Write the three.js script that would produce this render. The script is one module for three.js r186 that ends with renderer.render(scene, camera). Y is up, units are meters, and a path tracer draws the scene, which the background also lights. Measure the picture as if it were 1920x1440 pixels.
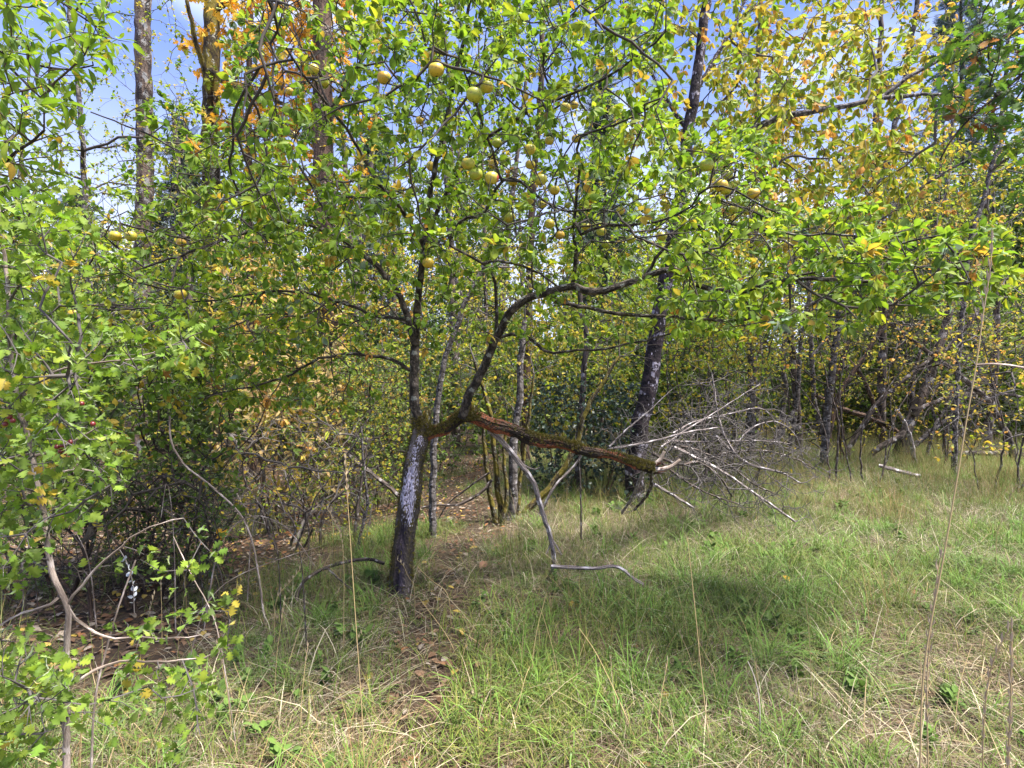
import * as THREE from 'three';
import { mergeGeometries } from 'three/addons/utils/BufferGeometryUtils.js';

// ------------------------------------------------------------------ camera, sky, sun, exposure
const scene = new THREE.Scene();
const FPX = 1066, EYE = 1.5;                                  // focal length in pixels of the 1920 x 1440 frame
const camera = new THREE.PerspectiveCamera(2 * Math.atan(720 / FPX) * 180 / Math.PI, 4 / 3, 0.05, 400);
camera.position.set(0, EYE, 0); camera.lookAt(0, EYE, -10);
const renderer = new THREE.WebGLRenderer({ antialias: true });
renderer.setSize(1024, 768);
renderer.toneMapping = THREE.LinearToneMapping;
renderer.toneMappingExposure = 3.5;
renderer.shadowMap.enabled = true;
const SUN = new THREE.Vector3(0.36, 0.9, 0.06).normalize();
const sun = new THREE.DirectionalLight(new THREE.Color(1, 0.94, 0.84), 4.4);
sun.position.copy(SUN).multiplyScalar(60); sun.target.position.set(0, 0, -6);
sun.castShadow = true; sun.shadow.radius = 24; sun.shadow.mapSize.set(4096, 4096);
Object.assign(sun.shadow.camera, { left: -30, right: 30, top: 30, bottom: -30, near: 1, far: 140 });
scene.add(sun, sun.target);

// ------------------------------------------------------------------ random numbers and noise
function rng(seed) { let s = seed >>> 0; return () => { s = (s + 0x6d2b79f5) | 0; let t = Math.imul(s ^ (s >>> 15), 1 | s); t = (t + Math.imul(t ^ (t >>> 7), 61 | t)) ^ t; return ((t ^ (t >>> 14)) >>> 0) / 4294967296; }; }
const hash2 = (x, y) => { let h = Math.imul(x | 0, 374761393) + Math.imul(y | 0, 668265263) | 0; h = Math.imul(h ^ (h >>> 13), 1274126177); return ((h ^ (h >>> 16)) >>> 0) / 4294967296; };
const sm = (t) => t * t * (3 - 2 * t);
const lerp = (a, b, t) => a + (b - a) * t;
const clamp = (x, a, b) => Math.min(b, Math.max(a, x));
const step = (a, b, x) => sm(clamp((x - a) / (b - a), 0, 1));
function vn(x, y, px = 0, py = 0) {                            // value noise, periodic when px, py are given
  const xi = Math.floor(x), yi = Math.floor(y), fx = sm(x - xi), fy = sm(y - yi);
  const w = (i, p) => p ? ((i % p) + p) % p : i;
  const x0 = w(xi, px), x1 = w(xi + 1, px), y0 = w(yi, py), y1 = w(yi + 1, py);
  return lerp(lerp(hash2(x0, y0), hash2(x1, y0), fx), lerp(hash2(x0, y1), hash2(x1, y1), fx), fy);
}
function fbm(x, y, px = 0, py = 0, o = 4) { let s = 0, a = 0.5, n = 0; for (let i = 0; i < o; i++) { s += a * vn(x + i * 17, y + i * 31, px, py); n += a; a *= 0.5; x *= 2; y *= 2; px *= 2; py *= 2; } return s / n; }
const V = (x, y, z) => new THREE.Vector3(x, y, z);
const at = (px, py, d) => V((px - 960) / FPX * d, EYE - (py - 720) / FPX * d, -d);      // a point d metres out that shows at that pixel
const project = (p) => [960 + p.x / -p.z * FPX, 720 - (p.y - EYE) / -p.z * FPX];

// ------------------------------------------------------------------ sky: blue with thin bright cloud lower down
{
  const W = 512, H = 256, data = new Float32Array(W * H * 4);
  for (let j = 0; j < H; j++) {
    const el = ((j + 0.5) / H - 0.5) * Math.PI, y = Math.sin(el);
    for (let i = 0; i < W; i++) {
      const az = ((i + 0.5) / W - 0.5) * 2 * Math.PI, x = Math.cos(az) * Math.cos(el), z = Math.sin(az) * Math.cos(el);
      const t = Math.pow(clamp(y, 0, 1), 0.6);
      let r = lerp(0.2, 0.032, t), g = lerp(0.26, 0.076, t), b = lerp(0.44, 0.28, t);
      const k = 1 / (Math.max(y, 0.02) + 0.25);
      const c = step(0.52, 0.8, fbm(x * k * 2.2 + 40, z * k * 2.2 + 11, 0, 0, 5)) * 0.55 + step(0.5, 0.12, y) * 0.45;
      r = lerp(r, 0.55, c); g = lerp(g, 0.58, c); b = lerp(b, 0.65, c);
      const q = (j * W + i) * 4; data[q] = r; data[q + 1] = g; data[q + 2] = b; data[q + 3] = 1;
    }
  }
  const sky = new THREE.DataTexture(data, W, H, THREE.RGBAFormat, THREE.FloatType);
  sky.mapping = THREE.EquirectangularReflectionMapping; sky.magFilter = THREE.LinearFilter; sky.needsUpdate = true;
  scene.background = sky; scene.environment = sky;
}

// ------------------------------------------------------------------ naming
const used = {};
function numbered(n) { const k = used[n] = (used[n] ?? -1) + 1; return k ? n + '_' + String(k).padStart(3, '0') : n; }
function thing(name, label, category, group) {
  const o = new THREE.Group(); o.name = numbered(name); scene.add(o);
  o.userData = { label, category }; if (group) o.userData.group = group;
  return o;
}
function setBase(o, b) { o.position.copy(b); for (const c of o.children) c.position.sub(b); return o; }   // built in world places, then hung on its base
function part(name, geometry, material, parent, kind) {
  const m = new THREE.Mesh(geometry, material); m.name = name; m.castShadow = m.receiveShadow = true; parent.add(m);
  if (kind) m.userData.kind = kind;
  return m;
}

// ------------------------------------------------------------------ textures
function tex(w, h, fn, srgb = true) {
  const d = new Uint8Array(w * h * 4);
  for (let j = 0; j < h; j++) for (let i = 0; i < w; i++) { const c = fn((i + 0.5) / w, (j + 0.5) / h), q = (j * w + i) * 4; d[q] = clamp(c[0], 0, 255); d[q + 1] = clamp(c[1], 0, 255); d[q + 2] = clamp(c[2], 0, 255); d[q + 3] = 255; }
  const t = new THREE.DataTexture(d, w, h); t.wrapS = t.wrapT = THREE.RepeatWrapping; t.magFilter = THREE.LinearFilter; t.minFilter = THREE.LinearMipmapLinearFilter; t.generateMipmaps = true;
  if (srgb) t.colorSpace = THREE.SRGBColorSpace; t.needsUpdate = true; return t;
}
const mix3 = (a, b, t) => [lerp(a[0], b[0], t), lerp(a[1], b[1], t), lerp(a[2], b[2], t)];
function bark(o) {                                            // u once round, v tiles every o.v metres
  const P = 8, col = (u, v) => {
    const f = fbm(u * P * o.fx, v * P * o.fy, P * o.fx, P * o.fy, 4), fine = fbm(u * 48 + 3, v * 48, 48, 48, 3);
    let c = mix3(o.dark, o.light, step(0.3, 0.72, f * 0.7 + fine * 0.3));
    for (const p of o.patch ?? []) {
      const m = fbm(u * p.fx + p.s, v * p.fy + p.s * 2, p.fx, p.fy, 4) * 0.75 + fbm(u * 64 + p.s, v * 64, 64, 64, 2) * 0.25;
      c = mix3(c, mix3(p.c, p.c2 ?? p.c, fine), step(p.a, p.a + (p.w ?? 0.05), m) * (p.k ?? 1));
    }
    return c;
  };
  const map = tex(512, 512, col), bump = tex(256, 256, (u, v) => { const h = 255 * (fbm(u * P * o.fx, v * P * o.fy, P * o.fx, P * o.fy, 4) * 0.7 + fbm(u * 48 + 3, v * 48, 48, 48, 3) * 0.3); return [h, h, h]; }, false);
  return new THREE.MeshStandardMaterial({ map, bumpMap: bump, bumpScale: o.bump ?? 0.02, roughness: 0.95 });
}
const M = {
  apple: bark({ fx: 1, fy: 1, dark: [34, 29, 26], light: [108, 98, 90], patch: [{ c: [160, 158, 156], c2: [120, 124, 116], fx: 6, fy: 6, s: 5, a: 0.6 }, { c: [70, 66, 22], c2: [92, 88, 36], fx: 4, fy: 3, s: 9, a: 0.64 }] }),
  moss: bark({ fx: 1, fy: 1, dark: [38, 31, 18], light: [92, 78, 46], patch: [{ c: [84, 78, 18], c2: [118, 104, 32], fx: 4, fy: 3, s: 2, a: 0.45, w: 0.12 }, { c: [150, 150, 140], fx: 8, fy: 8, s: 5, a: 0.66 }] }),
  fir: bark({ fx: 2, fy: 0.5, dark: [40, 31, 27], light: [122, 104, 92], bump: 0.04, patch: [{ c: [150, 148, 150], c2: [118, 116, 112], fx: 8, fy: 6, s: 5, a: 0.56 }, { c: [104, 84, 40], fx: 4, fy: 3, s: 7, a: 0.62, w: 0.1, k: 0.7 }] }),
  brown: bark({ fx: 2, fy: 0.5, dark: [36, 26, 22], light: [104, 82, 68], bump: 0.03, patch: [{ c: [126, 118, 112], fx: 6, fy: 6, s: 3, a: 0.64 }] }),
  alder: bark({ fx: 1, fy: 2, dark: [58, 53, 52], light: [112, 106, 105], bump: 0.01, patch: [{ c: [176, 172, 176], c2: [140, 136, 142], fx: 4, fy: 10, s: 5, a: 0.6 }, { c: [34, 28, 28], fx: 3, fy: 12, s: 8, a: 0.6 }] }),
  cherry: bark({ fx: 1, fy: 2, dark: [24, 18, 22], light: [66, 54, 58], bump: 0.02, patch: [{ c: [206, 200, 210], c2: [110, 102, 116], fx: 8, fy: 16, s: 5, a: 0.55, w: 0.1 }] }),
  dead: bark({ fx: 3, fy: 0.25, dark: [88, 78, 76], light: [186, 176, 176], bump: 0.008, patch: [{ c: [62, 52, 46], fx: 4, fy: 4, s: 5, a: 0.66 }, { c: [210, 204, 208], fx: 5, fy: 3, s: 8, a: 0.6 }] }),
  deadDark: bark({ fx: 2, fy: 0.5, dark: [40, 33, 30], light: [104, 92, 86], bump: 0.008, patch: [{ c: [158, 152, 152], fx: 6, fy: 6, s: 4, a: 0.6 }] }),
  log: bark({ fx: 4, fy: 0.12, dark: [40, 32, 27], light: [98, 80, 68], bump: 0.05, patch: [{ c: [168, 96, 62], c2: [124, 68, 44], fx: 4, fy: 1, s: 12, a: 0.34, w: 0.12 }, { c: [196, 184, 182], c2: [150, 132, 124], fx: 6, fy: 1, s: 3, a: 0.5, w: 0.12 }, { c: [40, 26, 18], fx: 5, fy: 2, s: 6, a: 0.62 }] }),
  cane: bark({ fx: 1, fy: 0.5, dark: [112, 98, 88], light: [176, 160, 150], bump: 0.004, patch: [{ c: [206, 192, 186], fx: 4, fy: 8, s: 3, a: 0.58 }] }),
};
const plain = (r, g, b, rough = 0.9) => new THREE.MeshStandardMaterial({ color: new THREE.Color().setRGB(r, g, b), roughness: rough });
M.twigDark = plain(0.045, 0.036, 0.03); M.twigGrey = plain(0.095, 0.083, 0.08); M.twigBrown = plain(0.085, 0.06, 0.045); M.twigPale = plain(0.3, 0.26, 0.23);
M.straw = plain(0.42, 0.31, 0.15); M.seed = plain(0.46, 0.36, 0.24);
const leafMat = (trans = 0.58, coat = 0.18) => new THREE.MeshPhysicalMaterial({ color: 0xffffff, vertexColors: true, roughness: 1, transmission: trans, thickness: 0, clearcoat: coat, clearcoatRoughness: 0.42, side: THREE.DoubleSide, specularIntensity: 0.5 });
const LEAF = leafMat(), LEAFDRY = leafMat(0.4, 0.05), BLADE = leafMat(0.3, 0.12);

// ------------------------------------------------------------------ mesh builder: tubes, blades, leaves
class MB {
  constructor() { this.p = []; this.n = []; this.u = []; this.c = []; this.i = []; }
  tube(pts, rad, sides = 6, o = {}) {
    const n = pts.length; if (n < 2) return this;
    const T = V(0, 0, 0), N = V(0, 0, 0), B = V(0, 0, 0), q = V(0, 0, 0); let len = o.v0 ?? 0;
    const s0 = this.p.length / 3, tile = o.tile ?? 0.6, ru = o.rough ?? 0, seed = o.seed ?? 1;
    for (let k = 0; k < n; k++) {
      T.subVectors(pts[Math.min(k + 1, n - 1)], pts[Math.max(k - 1, 0)]).normalize();
      if (k === 0) { N.set(0, 0, 1); if (Math.abs(T.z) > 0.9) N.set(1, 0, 0); }
      N.addScaledVector(T, -N.dot(T)).normalize(); B.crossVectors(T, N);
      if (k) len += pts[k].distanceTo(pts[k - 1]);
      for (let j = 0; j <= sides; j++) {
        const a = j / sides * Math.PI * 2, ca = Math.cos(a), sa = Math.sin(a);
        let r = rad[k]; if (ru) r *= 1 + ru * (fbm((j % sides) * 1.3 + seed * 7, len * 14 + seed, 0, 0, 2) - 0.5) * 2;
        q.copy(N).multiplyScalar(ca).addScaledVector(B, sa);
        this.p.push(pts[k].x + q.x * r, pts[k].y + q.y * r, pts[k].z + q.z * r); this.n.push(q.x, q.y, q.z); this.u.push(j / sides + (o.u0 ?? 0), len / tile);
      }
    }
    const w = sides + 1;
    for (let k = 0; k < n - 1; k++) for (let j = 0; j < sides; j++) { const a = s0 + k * w + j; this.i.push(a, a + 1, a + w, a + 1, a + w + 1, a + w); }
    if (o.cap) for (const k of [0, n - 1]) { const c = this.p.length / 3; this.p.push(pts[k].x, pts[k].y, pts[k].z); T.subVectors(pts[k], pts[k ? k - 1 : 1]).normalize(); this.n.push(T.x, T.y, T.z); this.u.push(0.5, len / tile); for (let j = 0; j < sides; j++) this.i.push(c, s0 + k * w + j, s0 + k * w + j + 1); }
    return this;
  }
  geo(recompute) {
    const g = new THREE.BufferGeometry();
    g.setAttribute('position', new THREE.Float32BufferAttribute(this.p, 3)); g.setAttribute('normal', new THREE.Float32BufferAttribute(this.n, 3));
    if (this.u.length) g.setAttribute('uv', new THREE.Float32BufferAttribute(this.u, 2));
    if (this.c.length) g.setAttribute('color', new THREE.Float32BufferAttribute(this.c, 3));
    g.setIndex(this.i); if (recompute) g.computeVertexNormals(); return g;
  }
}
function curve(pts, every = 0.08) {                            // resample a list of points smoothly
  const c = new THREE.CatmullRomCurve3(pts, false, 'centripetal'), n = Math.max(2, Math.ceil(c.getLength() / every));
  return c.getSpacedPoints(n);
}

// leaf shapes: base at the origin, length along y, face along z; colours hold the paler midrib only
function leafGeo(L, W, { rows = 4, fold = 0.25, curl = 0.25, tip = 1.6, rib = 1.25, wave = 0, peak = 0.42, seed = 1 } = {}) {
  const m = new MB(), R = rng(seed);
  for (let k = 0; k <= rows; k++) {
    const t = k / rows, w = k === rows ? 0 : W / 2 * Math.pow(Math.sin(Math.PI * Math.pow(t * 0.985 + 0.015, Math.log(0.5) / Math.log(peak))), 1 / tip * 1.1);
    const y = L * t * (1 - curl * curl * t * 0.4), z = -curl * L * t * t;
    for (const s of [-1, 0, 1]) { m.p.push(s * w, y, z + (s ? fold * w + wave * W * (R() - 0.5) : 0)); const c = s ? 0.94 + R() * 0.12 : rib; m.c.push(c, c, c); m.u.push(s / 2 + 0.5, t); m.n.push(0, 0, 1); }
  }
  for (let k = 0; k < rows; k++) for (const j of [0, 1]) { const a = k * 3 + j; if (k < rows - 1) m.i.push(a, a + 1, a + 3, a + 1, a + 4, a + 3); else m.i.push(a, a + 1, k * 3 + 4); }
  return m.geo(true);
}
function lobedGeo(L, W, lobes, { fold = 0.2, curl = 0.2, depth = 0.5, stalk = 0.12, seed = 1, rib = 1.2 } = {}) {   // lobes: [height along the leaf, reach 0..1]
  const m = new MB(), R = rng(seed), put = (x, y, c) => { m.p.push(x, y, fold * Math.abs(x) - curl * y * y / L + (R() - 0.5) * 0.03 * L); m.c.push(c, c, c); m.u.push(0.5 + x / W, y / L); m.n.push(0, 0, 1); return m.p.length / 3 - 1; };
  const spine = [0, 0.25, 0.5, 0.75, 1].map((t) => put(0, L * (stalk + t * (0.97 - stalk)), rib));
  for (const s of [-1, 1]) {
    const edge = [[0, stalk]];
    lobes.forEach(([h, r], k) => { const nx = lobes[k + 1]; edge.push([s * r * W / 2 * (0.93 + R() * 0.12), h + 0.1 * r]); if (nx) edge.push([s * W / 2 * Math.min(r, nx[1]) * (1 - depth), (h + nx[0]) / 2 + 0.03]); });
    edge.push([0, 1]);
    const ids = edge.map(([x, y]) => put(x, y * L, 0.96)), near = (y) => spine[clamp(Math.round((y - stalk) / (0.97 - stalk) * 4 - 0.25), 0, 4)];
    for (let k = 0; k < ids.length - 1; k++) {
      const a = near(edge[k][1]), b = near(edge[k + 1][1]);
      s > 0 ? m.i.push(a, ids[k], ids[k + 1]) : m.i.push(a, ids[k + 1], ids[k]);
      if (a !== b) s > 0 ? m.i.push(a, ids[k + 1], b) : m.i.push(a, b, ids[k + 1]);
    }
  }
  const st = m.p.length / 3; for (const [x, y] of [[-0.012, 0], [0.012, 0], [0.012, stalk], [-0.012, stalk]]) put(x * L, y * L, rib);
  m.i.push(st, st + 1, st + 2, st, st + 2, st + 3);
  return m.geo(true);
}
const G = {
  apple: [leafGeo(0.074, 0.042, { rows: 3, fold: 0.35, curl: 0.32, wave: 0.06, seed: 3 }), leafGeo(0.07, 0.046, { rows: 3, fold: 0.15, curl: 0.18, wave: 0.1, seed: 5 }), leafGeo(0.08, 0.038, { rows: 3, fold: 0.55, curl: 0.45, wave: 0.05, seed: 7 }), leafGeo(0.072, 0.034, { rows: 3, fold: 0.7, curl: 0.7, wave: 0.12, seed: 11 }), leafGeo(0.066, 0.044, { rows: 3, fold: -0.2, curl: 0.5, wave: 0.2, seed: 13, peak: 0.5 })],
  oval: [leafGeo(0.05, 0.034, { rows: 3, fold: 0.3, curl: 0.2, seed: 2 }), leafGeo(0.055, 0.036, { rows: 3, fold: 0.15, curl: 0.35, seed: 4 })],
  small: [leafGeo(0.034, 0.024, { rows: 2, fold: 0.3, curl: 0.2, seed: 2 }), leafGeo(0.03, 0.024, { rows: 2, fold: 0.1, curl: 0.3, seed: 9 })],
  long: [leafGeo(0.09, 0.032, { rows: 3, fold: 0.35, curl: 0.2, seed: 2 }), leafGeo(0.1, 0.038, { rows: 3, fold: 0.2, curl: 0.45, seed: 4 })],
  cherry: [leafGeo(0.1, 0.048, { rows: 3, fold: 0.35, curl: 0.2, seed: 2 }), leafGeo(0.095, 0.05, { rows: 3, fold: 0.15, curl: 0.35, seed: 6 })],
  haw: [lobedGeo(0.05, 0.052, [[0.3, 0.85], [0.55, 1], [0.8, 0.6]], { depth: 0.55, seed: 2 }), lobedGeo(0.046, 0.045, [[0.28, 0.7], [0.52, 1], [0.78, 0.7]], { depth: 0.5, seed: 6, fold: 0.4, curl: 0.4 })],
  oak: [lobedGeo(0.09, 0.058, [[0.25, 0.6], [0.42, 0.85], [0.6, 1], [0.78, 0.75]], { depth: 0.55, seed: 2 }), lobedGeo(0.085, 0.06, [[0.25, 0.5], [0.45, 0.95], [0.64, 0.9], [0.82, 0.6]], { depth: 0.5, seed: 4, curl: 0.4 })],
  maple: [lobedGeo(0.15, 0.17, [[0.2, 0.75], [0.45, 1], [0.75, 0.5]], { depth: 0.6, seed: 2 }), lobedGeo(0.14, 0.16, [[0.22, 0.7], [0.5, 1], [0.78, 0.45]], { depth: 0.55, seed: 5, fold: 0.4, curl: 0.5 })],
};
{ // a fir spray and a clump of far leaves
  const m = new MB(), R = rng(77);
  for (let k = 0; k < 26; k++) { const t = k / 26, s = k % 2 ? 1 : -1, y = 0.3 * t, w = 0.09 * (1 - t * 0.6), b = m.p.length / 3; for (const [x, yy] of [[0, y], [s * w, y + 0.05], [s * w * 0.9, y + 0.064], [0, y + 0.012]]) { m.p.push(x, yy, -0.35 * yy * yy / 0.3 - 0.3 * Math.abs(x)); m.n.push(0, 0, 1); const c = 0.85 + R() * 0.3; m.c.push(c, c, c); } m.i.push(b, b + 1, b + 2, b, b + 2, b + 3); }
  G.fir = [m.geo(true)];
  const clumps = [];
  for (let v = 0; v < 2; v++) {
    const list = [], o = new THREE.Object3D();
    for (let k = 0; k < 26; k++) { const g = G.cherry[k % 2].clone(); o.position.set((R() - 0.5) * 0.9, (R() - 0.5) * 0.7, (R() - 0.5) * 0.9); o.rotation.set(R() * 6, R() * 6, R() * 6); o.scale.setScalar(1.1 + R() * 0.9); o.updateMatrix(); g.applyMatrix4(o.matrix); list.push(g); }
    clumps.push(mergeGeometries(list));
  }
  G.clump = clumps;
}

// ------------------------------------------------------------------ branching skeletons
const tmpA = V(0, 0, 0), tmpB = V(0, 0, 0), tmpC = V(0, 0, 0);
class Skel {
  constructor(seed) { this.p = []; this.par = []; this.kids = []; this.r = []; this.limb = []; this.chains = []; this.tip = []; this.R = rng(seed); }
  node(p, par, limb) { const k = this.p.length; this.p.push(p); this.par.push(par); this.kids.push(0); this.r.push(0); this.limb.push(limb); this.tip.push(-1); if (par >= 0) this.kids[par]++; return k; }
  addLimb(points, r0, r1, { wob = 0.012, every = 0.07, join = true, sides = 8, part = 'limb', attach = true } = {}) {
    const pts = curve(points, every); let par = -1; const ids = [];
    if (join && this.p.length) { let best = 1e9; this.p.forEach((q, k) => { const d = q.distanceToSquared(pts[0]); if (d < best) { best = d; par = k; } }); if (best > 0.25) par = -1; }
    pts.forEach((p, k) => { if (k) p.add(V((this.R() - 0.5) * wob, (this.R() - 0.5) * wob, (this.R() - 0.5) * wob)); const id = this.node(p, k ? ids[k - 1] : par, true); this.r[id] = lerp(r0, r1, Math.pow(k / (pts.length - 1), 0.85)); ids.push(id); if (!attach) this.limb[id] = 'no'; });
    this.chains.push({ ids, limb: true, sides, part, from: par }); return ids;
  }
  grow(sample, n, { max = 0.22, min = 0.05, seg = 0.08, wob = 0.02, droop = 0, turn = 0.6 } = {}) {
    for (let it = 0; it < n; it++) {
      const t = sample(this.R); if (!t) continue;
      let best = 1e9, q = -1;
      for (let k = 0; k < this.p.length; k++) { if (this.limb[k] === 'no') continue; const P = this.p[k], dx = t.x - P.x, dy = t.y - P.y, dz = t.z - P.z; let d = dx * dx + dy * dy + dz * dz; if (d < best) { const pr = this.par[k]; if (pr >= 0 && turn) { const A = this.p[pr], c = (dx * (P.x - A.x) + dy * (P.y - A.y) + dz * (P.z - A.z)); if (c < 0) d *= 1 + turn; } if (this.kids[k] > 3) d *= 1.6; if (d < best) { best = d; q = k; } } }
      best = Math.sqrt(best); if (q < 0 || best < min) continue;
      const from = this.p[q], L = Math.min(best, max), dir = tmpA.subVectors(t, from).normalize();
      if (this.par[q] >= 0) { tmpB.subVectors(from, this.p[this.par[q]]).normalize(); dir.addScaledVector(tmpB, 0.35).normalize(); }
      dir.y -= droop; dir.normalize();
      const steps = Math.max(1, Math.round(L / seg)), ids = []; let par = q;
      for (let k = 1; k <= steps; k++) { const p = from.clone().addScaledVector(dir, L * k / steps).add(V((this.R() - 0.5) * wob, (this.R() - 0.5) * wob, (this.R() - 0.5) * wob)); par = this.node(p, par, false); ids.push(par); }
      const c = this.tip[q] >= 0 ? this.tip[q] : -1;
      if (c >= 0 && this.chains[c].ids[this.chains[c].ids.length - 1] === q && this.kids[q] === 1) { this.chains[c].ids.push(...ids); this.tip[par] = c; }
      else { this.chains.push({ ids, limb: false, from: q }); this.tip[par] = this.chains.length - 1; }
    }
  }
  radii(r0 = 0.0018, e = 2.2, cap = 0.03) {
    const a = new Float64Array(this.p.length), own = Math.pow(r0, e);
    for (let k = this.p.length - 1; k >= 0; k--) { if (!this.kids[k]) a[k] = own; if (!this.limb[k]) this.r[k] = Math.min(cap, Math.pow(a[k], 1 / e)); if (this.par[k] >= 0) a[this.par[k]] += a[k]; }
  }
  twigs(material, parent, { sides = 4, name = 'twigs', minR = 0 } = {}) {
    const m = new MB();
    for (const c of this.chains) { if (c.limb) continue; const ids = c.from >= 0 ? [c.from, ...c.ids] : c.ids, r1 = this.r[c.ids[0]]; if (r1 < minR) continue; const rad = ids.map((k, j) => j === 0 ? Math.min(this.r[k], r1 * 1.3) : this.r[k] * (j === ids.length - 1 && !this.kids[k] ? 0.5 : 1)); m.tube(ids.map((k) => this.p[k]), rad, r1 > 0.006 ? sides + 2 : sides, {}); }
    return m.p.length ? part(name, m.geo(), material, parent, 'stuff') : null;
  }
  limbs(material, parent, { rough = 0.12 } = {}) {
    let s = 1;
    for (const c of this.chains) if (c.limb) { const ids = c.from >= 0 ? [c.from, ...c.ids] : c.ids, rad = ids.map((k, j) => j === 0 && c.from >= 0 ? Math.min(this.r[k], this.r[c.ids[0]]) * 0.9 : this.r[k]); part(c.part, new MB().tube(ids.map((k) => this.p[k]), rad, c.sides, { rough, seed: s++, cap: true, tile: clamp(rad[0] * 8, 0.25, 1.2) }).geo(true), c.material ?? material, parent); }
  }
}

// ------------------------------------------------------------------ leaves: the largest in view as parts, the rest as one instanced part
const UP = V(0, 1, 0);
function pick(pal, R) { let s = 0; for (const p of pal) s += p[3]; let x = R() * s; for (const p of pal) { x -= p[3]; if (x <= 0) return p; } return pal[0]; }
const toneMats = new Map();
function toneMat(base, r, g, b) { const q = (x) => Math.round(Math.pow(x, 1 / 2.2) * 14), k = base.uuid + [q(r), q(g), q(b)]; if (!toneMats.has(k)) { const m = base.clone(); m.color.setRGB(r, g, b); toneMats.set(k, m); } return toneMats.get(k); }
let leafCount = 0, leafTris = 0;
class Leaves {
  constructor(kind, seed, mat = LEAF) { this.kind = kind; this.R = rng(seed); this.mat = mat; this.list = []; this.keep = null; }
  add(p, dir, face, size, col) {
    const y = dir.clone().normalize(); if (this.keep && !this.keep(p, y)) return;
    const z = face.clone().addScaledVector(y, -face.dot(y)); if (z.lengthSq() < 1e-6) z.set(1, 0, 0).addScaledVector(y, -y.x); z.normalize();
    const x = V(0, 0, 0).crossVectors(y, z), m = new THREE.Matrix4().makeBasis(x.multiplyScalar(size), y.multiplyScalar(size), z.multiplyScalar(size)).setPosition(p);
    const j = 0.8 + this.R() * 0.4, h = (this.R() - 0.5) * 0.25;
    this.list.push({ m, p, s: size, c: [col[0] * j * (1 + h), col[1] * j, col[2] * j * (1 - h * 0.5)], v: Math.floor(this.R() * G[this.kind].length) });
  }
  // clusters along the thin nodes of a skeleton
  along(sk, { maxR = 0.0045, prob = 0.6, per = 3, pal, size = [0.75, 1.15], hang = 0, flat = 0.7, spread = 1, tipOnly = false, filter } = {}) {
    const R = this.R;
    for (let k = 0; k < sk.p.length; k++) {
      if (sk.limb[k] || sk.r[k] > maxR || (tipOnly && sk.kids[k]) || R() > prob || (filter && !filter(sk.p[k], R))) continue;
      const pr = sk.par[k], tw = pr >= 0 ? tmpC.subVectors(sk.p[k], sk.p[pr]).normalize().clone() : UP.clone(), n = Math.max(1, Math.round(per * (0.5 + R())));
      const cl = pick(pal, R);
      for (let q = 0; q < n; q++) {
        const d = V(R() - 0.5, R() - 0.5, R() - 0.5).normalize().multiplyScalar(spread).addScaledVector(tw, 0.75); d.y -= hang; d.normalize();
        const f = V((R() - 0.5) * 2, (R() - 0.5) * 2, (R() - 0.5) * 2).multiplyScalar(1 - flat).addScaledVector(UP, flat);
        this.add(sk.p[k].clone().addScaledVector(d, 0.006 + 0.016 * R()), d, f, lerp(size[0], size[1], R()), R() < 0.75 ? cl : pick(pal, R));
      }
    }
    return this;
  }
  build(parent, { single = 0, name = 'leaf', rest = 'leaves' } = {}) {
    let rem = this.list;
    if (single) {
      const seen = (l) => { const [x, y] = project(l.p); return l.p.z < -0.3 && x > 10 && x < 1910 && y > 5 && y < 1435 ? l.s / -l.p.z : 0; };
      const order = this.list.map((l) => [seen(l), l]).sort((a, b) => b[0] - a[0]), own = new Set(order.slice(0, single).filter((o) => o[0] > 0).map((o) => o[1]));
      rem = this.list.filter((l) => !own.has(l));
      for (const l of own) { const m = part(name, G[this.kind][l.v], toneMat(this.mat, ...l.c), parent); l.m.decompose(m.position, m.quaternion, m.scale); }
    }
    const n = rem.length; if (!n) return 0;
    const src = G[this.kind].map((g) => ({ p: g.attributes.position.array, n: g.attributes.normal.array, c: g.attributes.color.array, i: g.index.array }));
    let nv = 0, ni = 0; for (const l of rem) { nv += src[l.v].p.length; ni += src[l.v].i.length; }
    const P = new Float32Array(nv), N = new Float32Array(nv), C = new Float32Array(nv), I = new Uint32Array(ni); let o = 0, q = 0;
    for (const l of rem) {
      const g = src[l.v], e = l.m.elements, b = o / 3, k = 1 / l.s;
      for (let j = 0; j < g.p.length; j += 3) {
        const x = g.p[j], y = g.p[j + 1], z = g.p[j + 2], u = g.n[j], v = g.n[j + 1], w = g.n[j + 2];
        for (let a = 0; a < 3; a++) { P[o + a] = e[a] * x + e[4 + a] * y + e[8 + a] * z + e[12 + a]; N[o + a] = (e[a] * u + e[4 + a] * v + e[8 + a] * w) * k; C[o + a] = g.c[j + a] * l.c[a]; }
        o += 3;
      }
      for (const i of g.i) I[q++] = i + b;
    }
    const geo = new THREE.BufferGeometry(); geo.setAttribute('position', new THREE.BufferAttribute(P, 3)); geo.setAttribute('normal', new THREE.BufferAttribute(N, 3)); geo.setAttribute('color', new THREE.BufferAttribute(C, 3)); geo.setIndex(new THREE.BufferAttribute(I, 1));
    part(rest, geo, this.mat, parent, 'stuff'); leafCount += n; leafTris += ni / 3;
    return this.list.length;
  }
}

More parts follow.
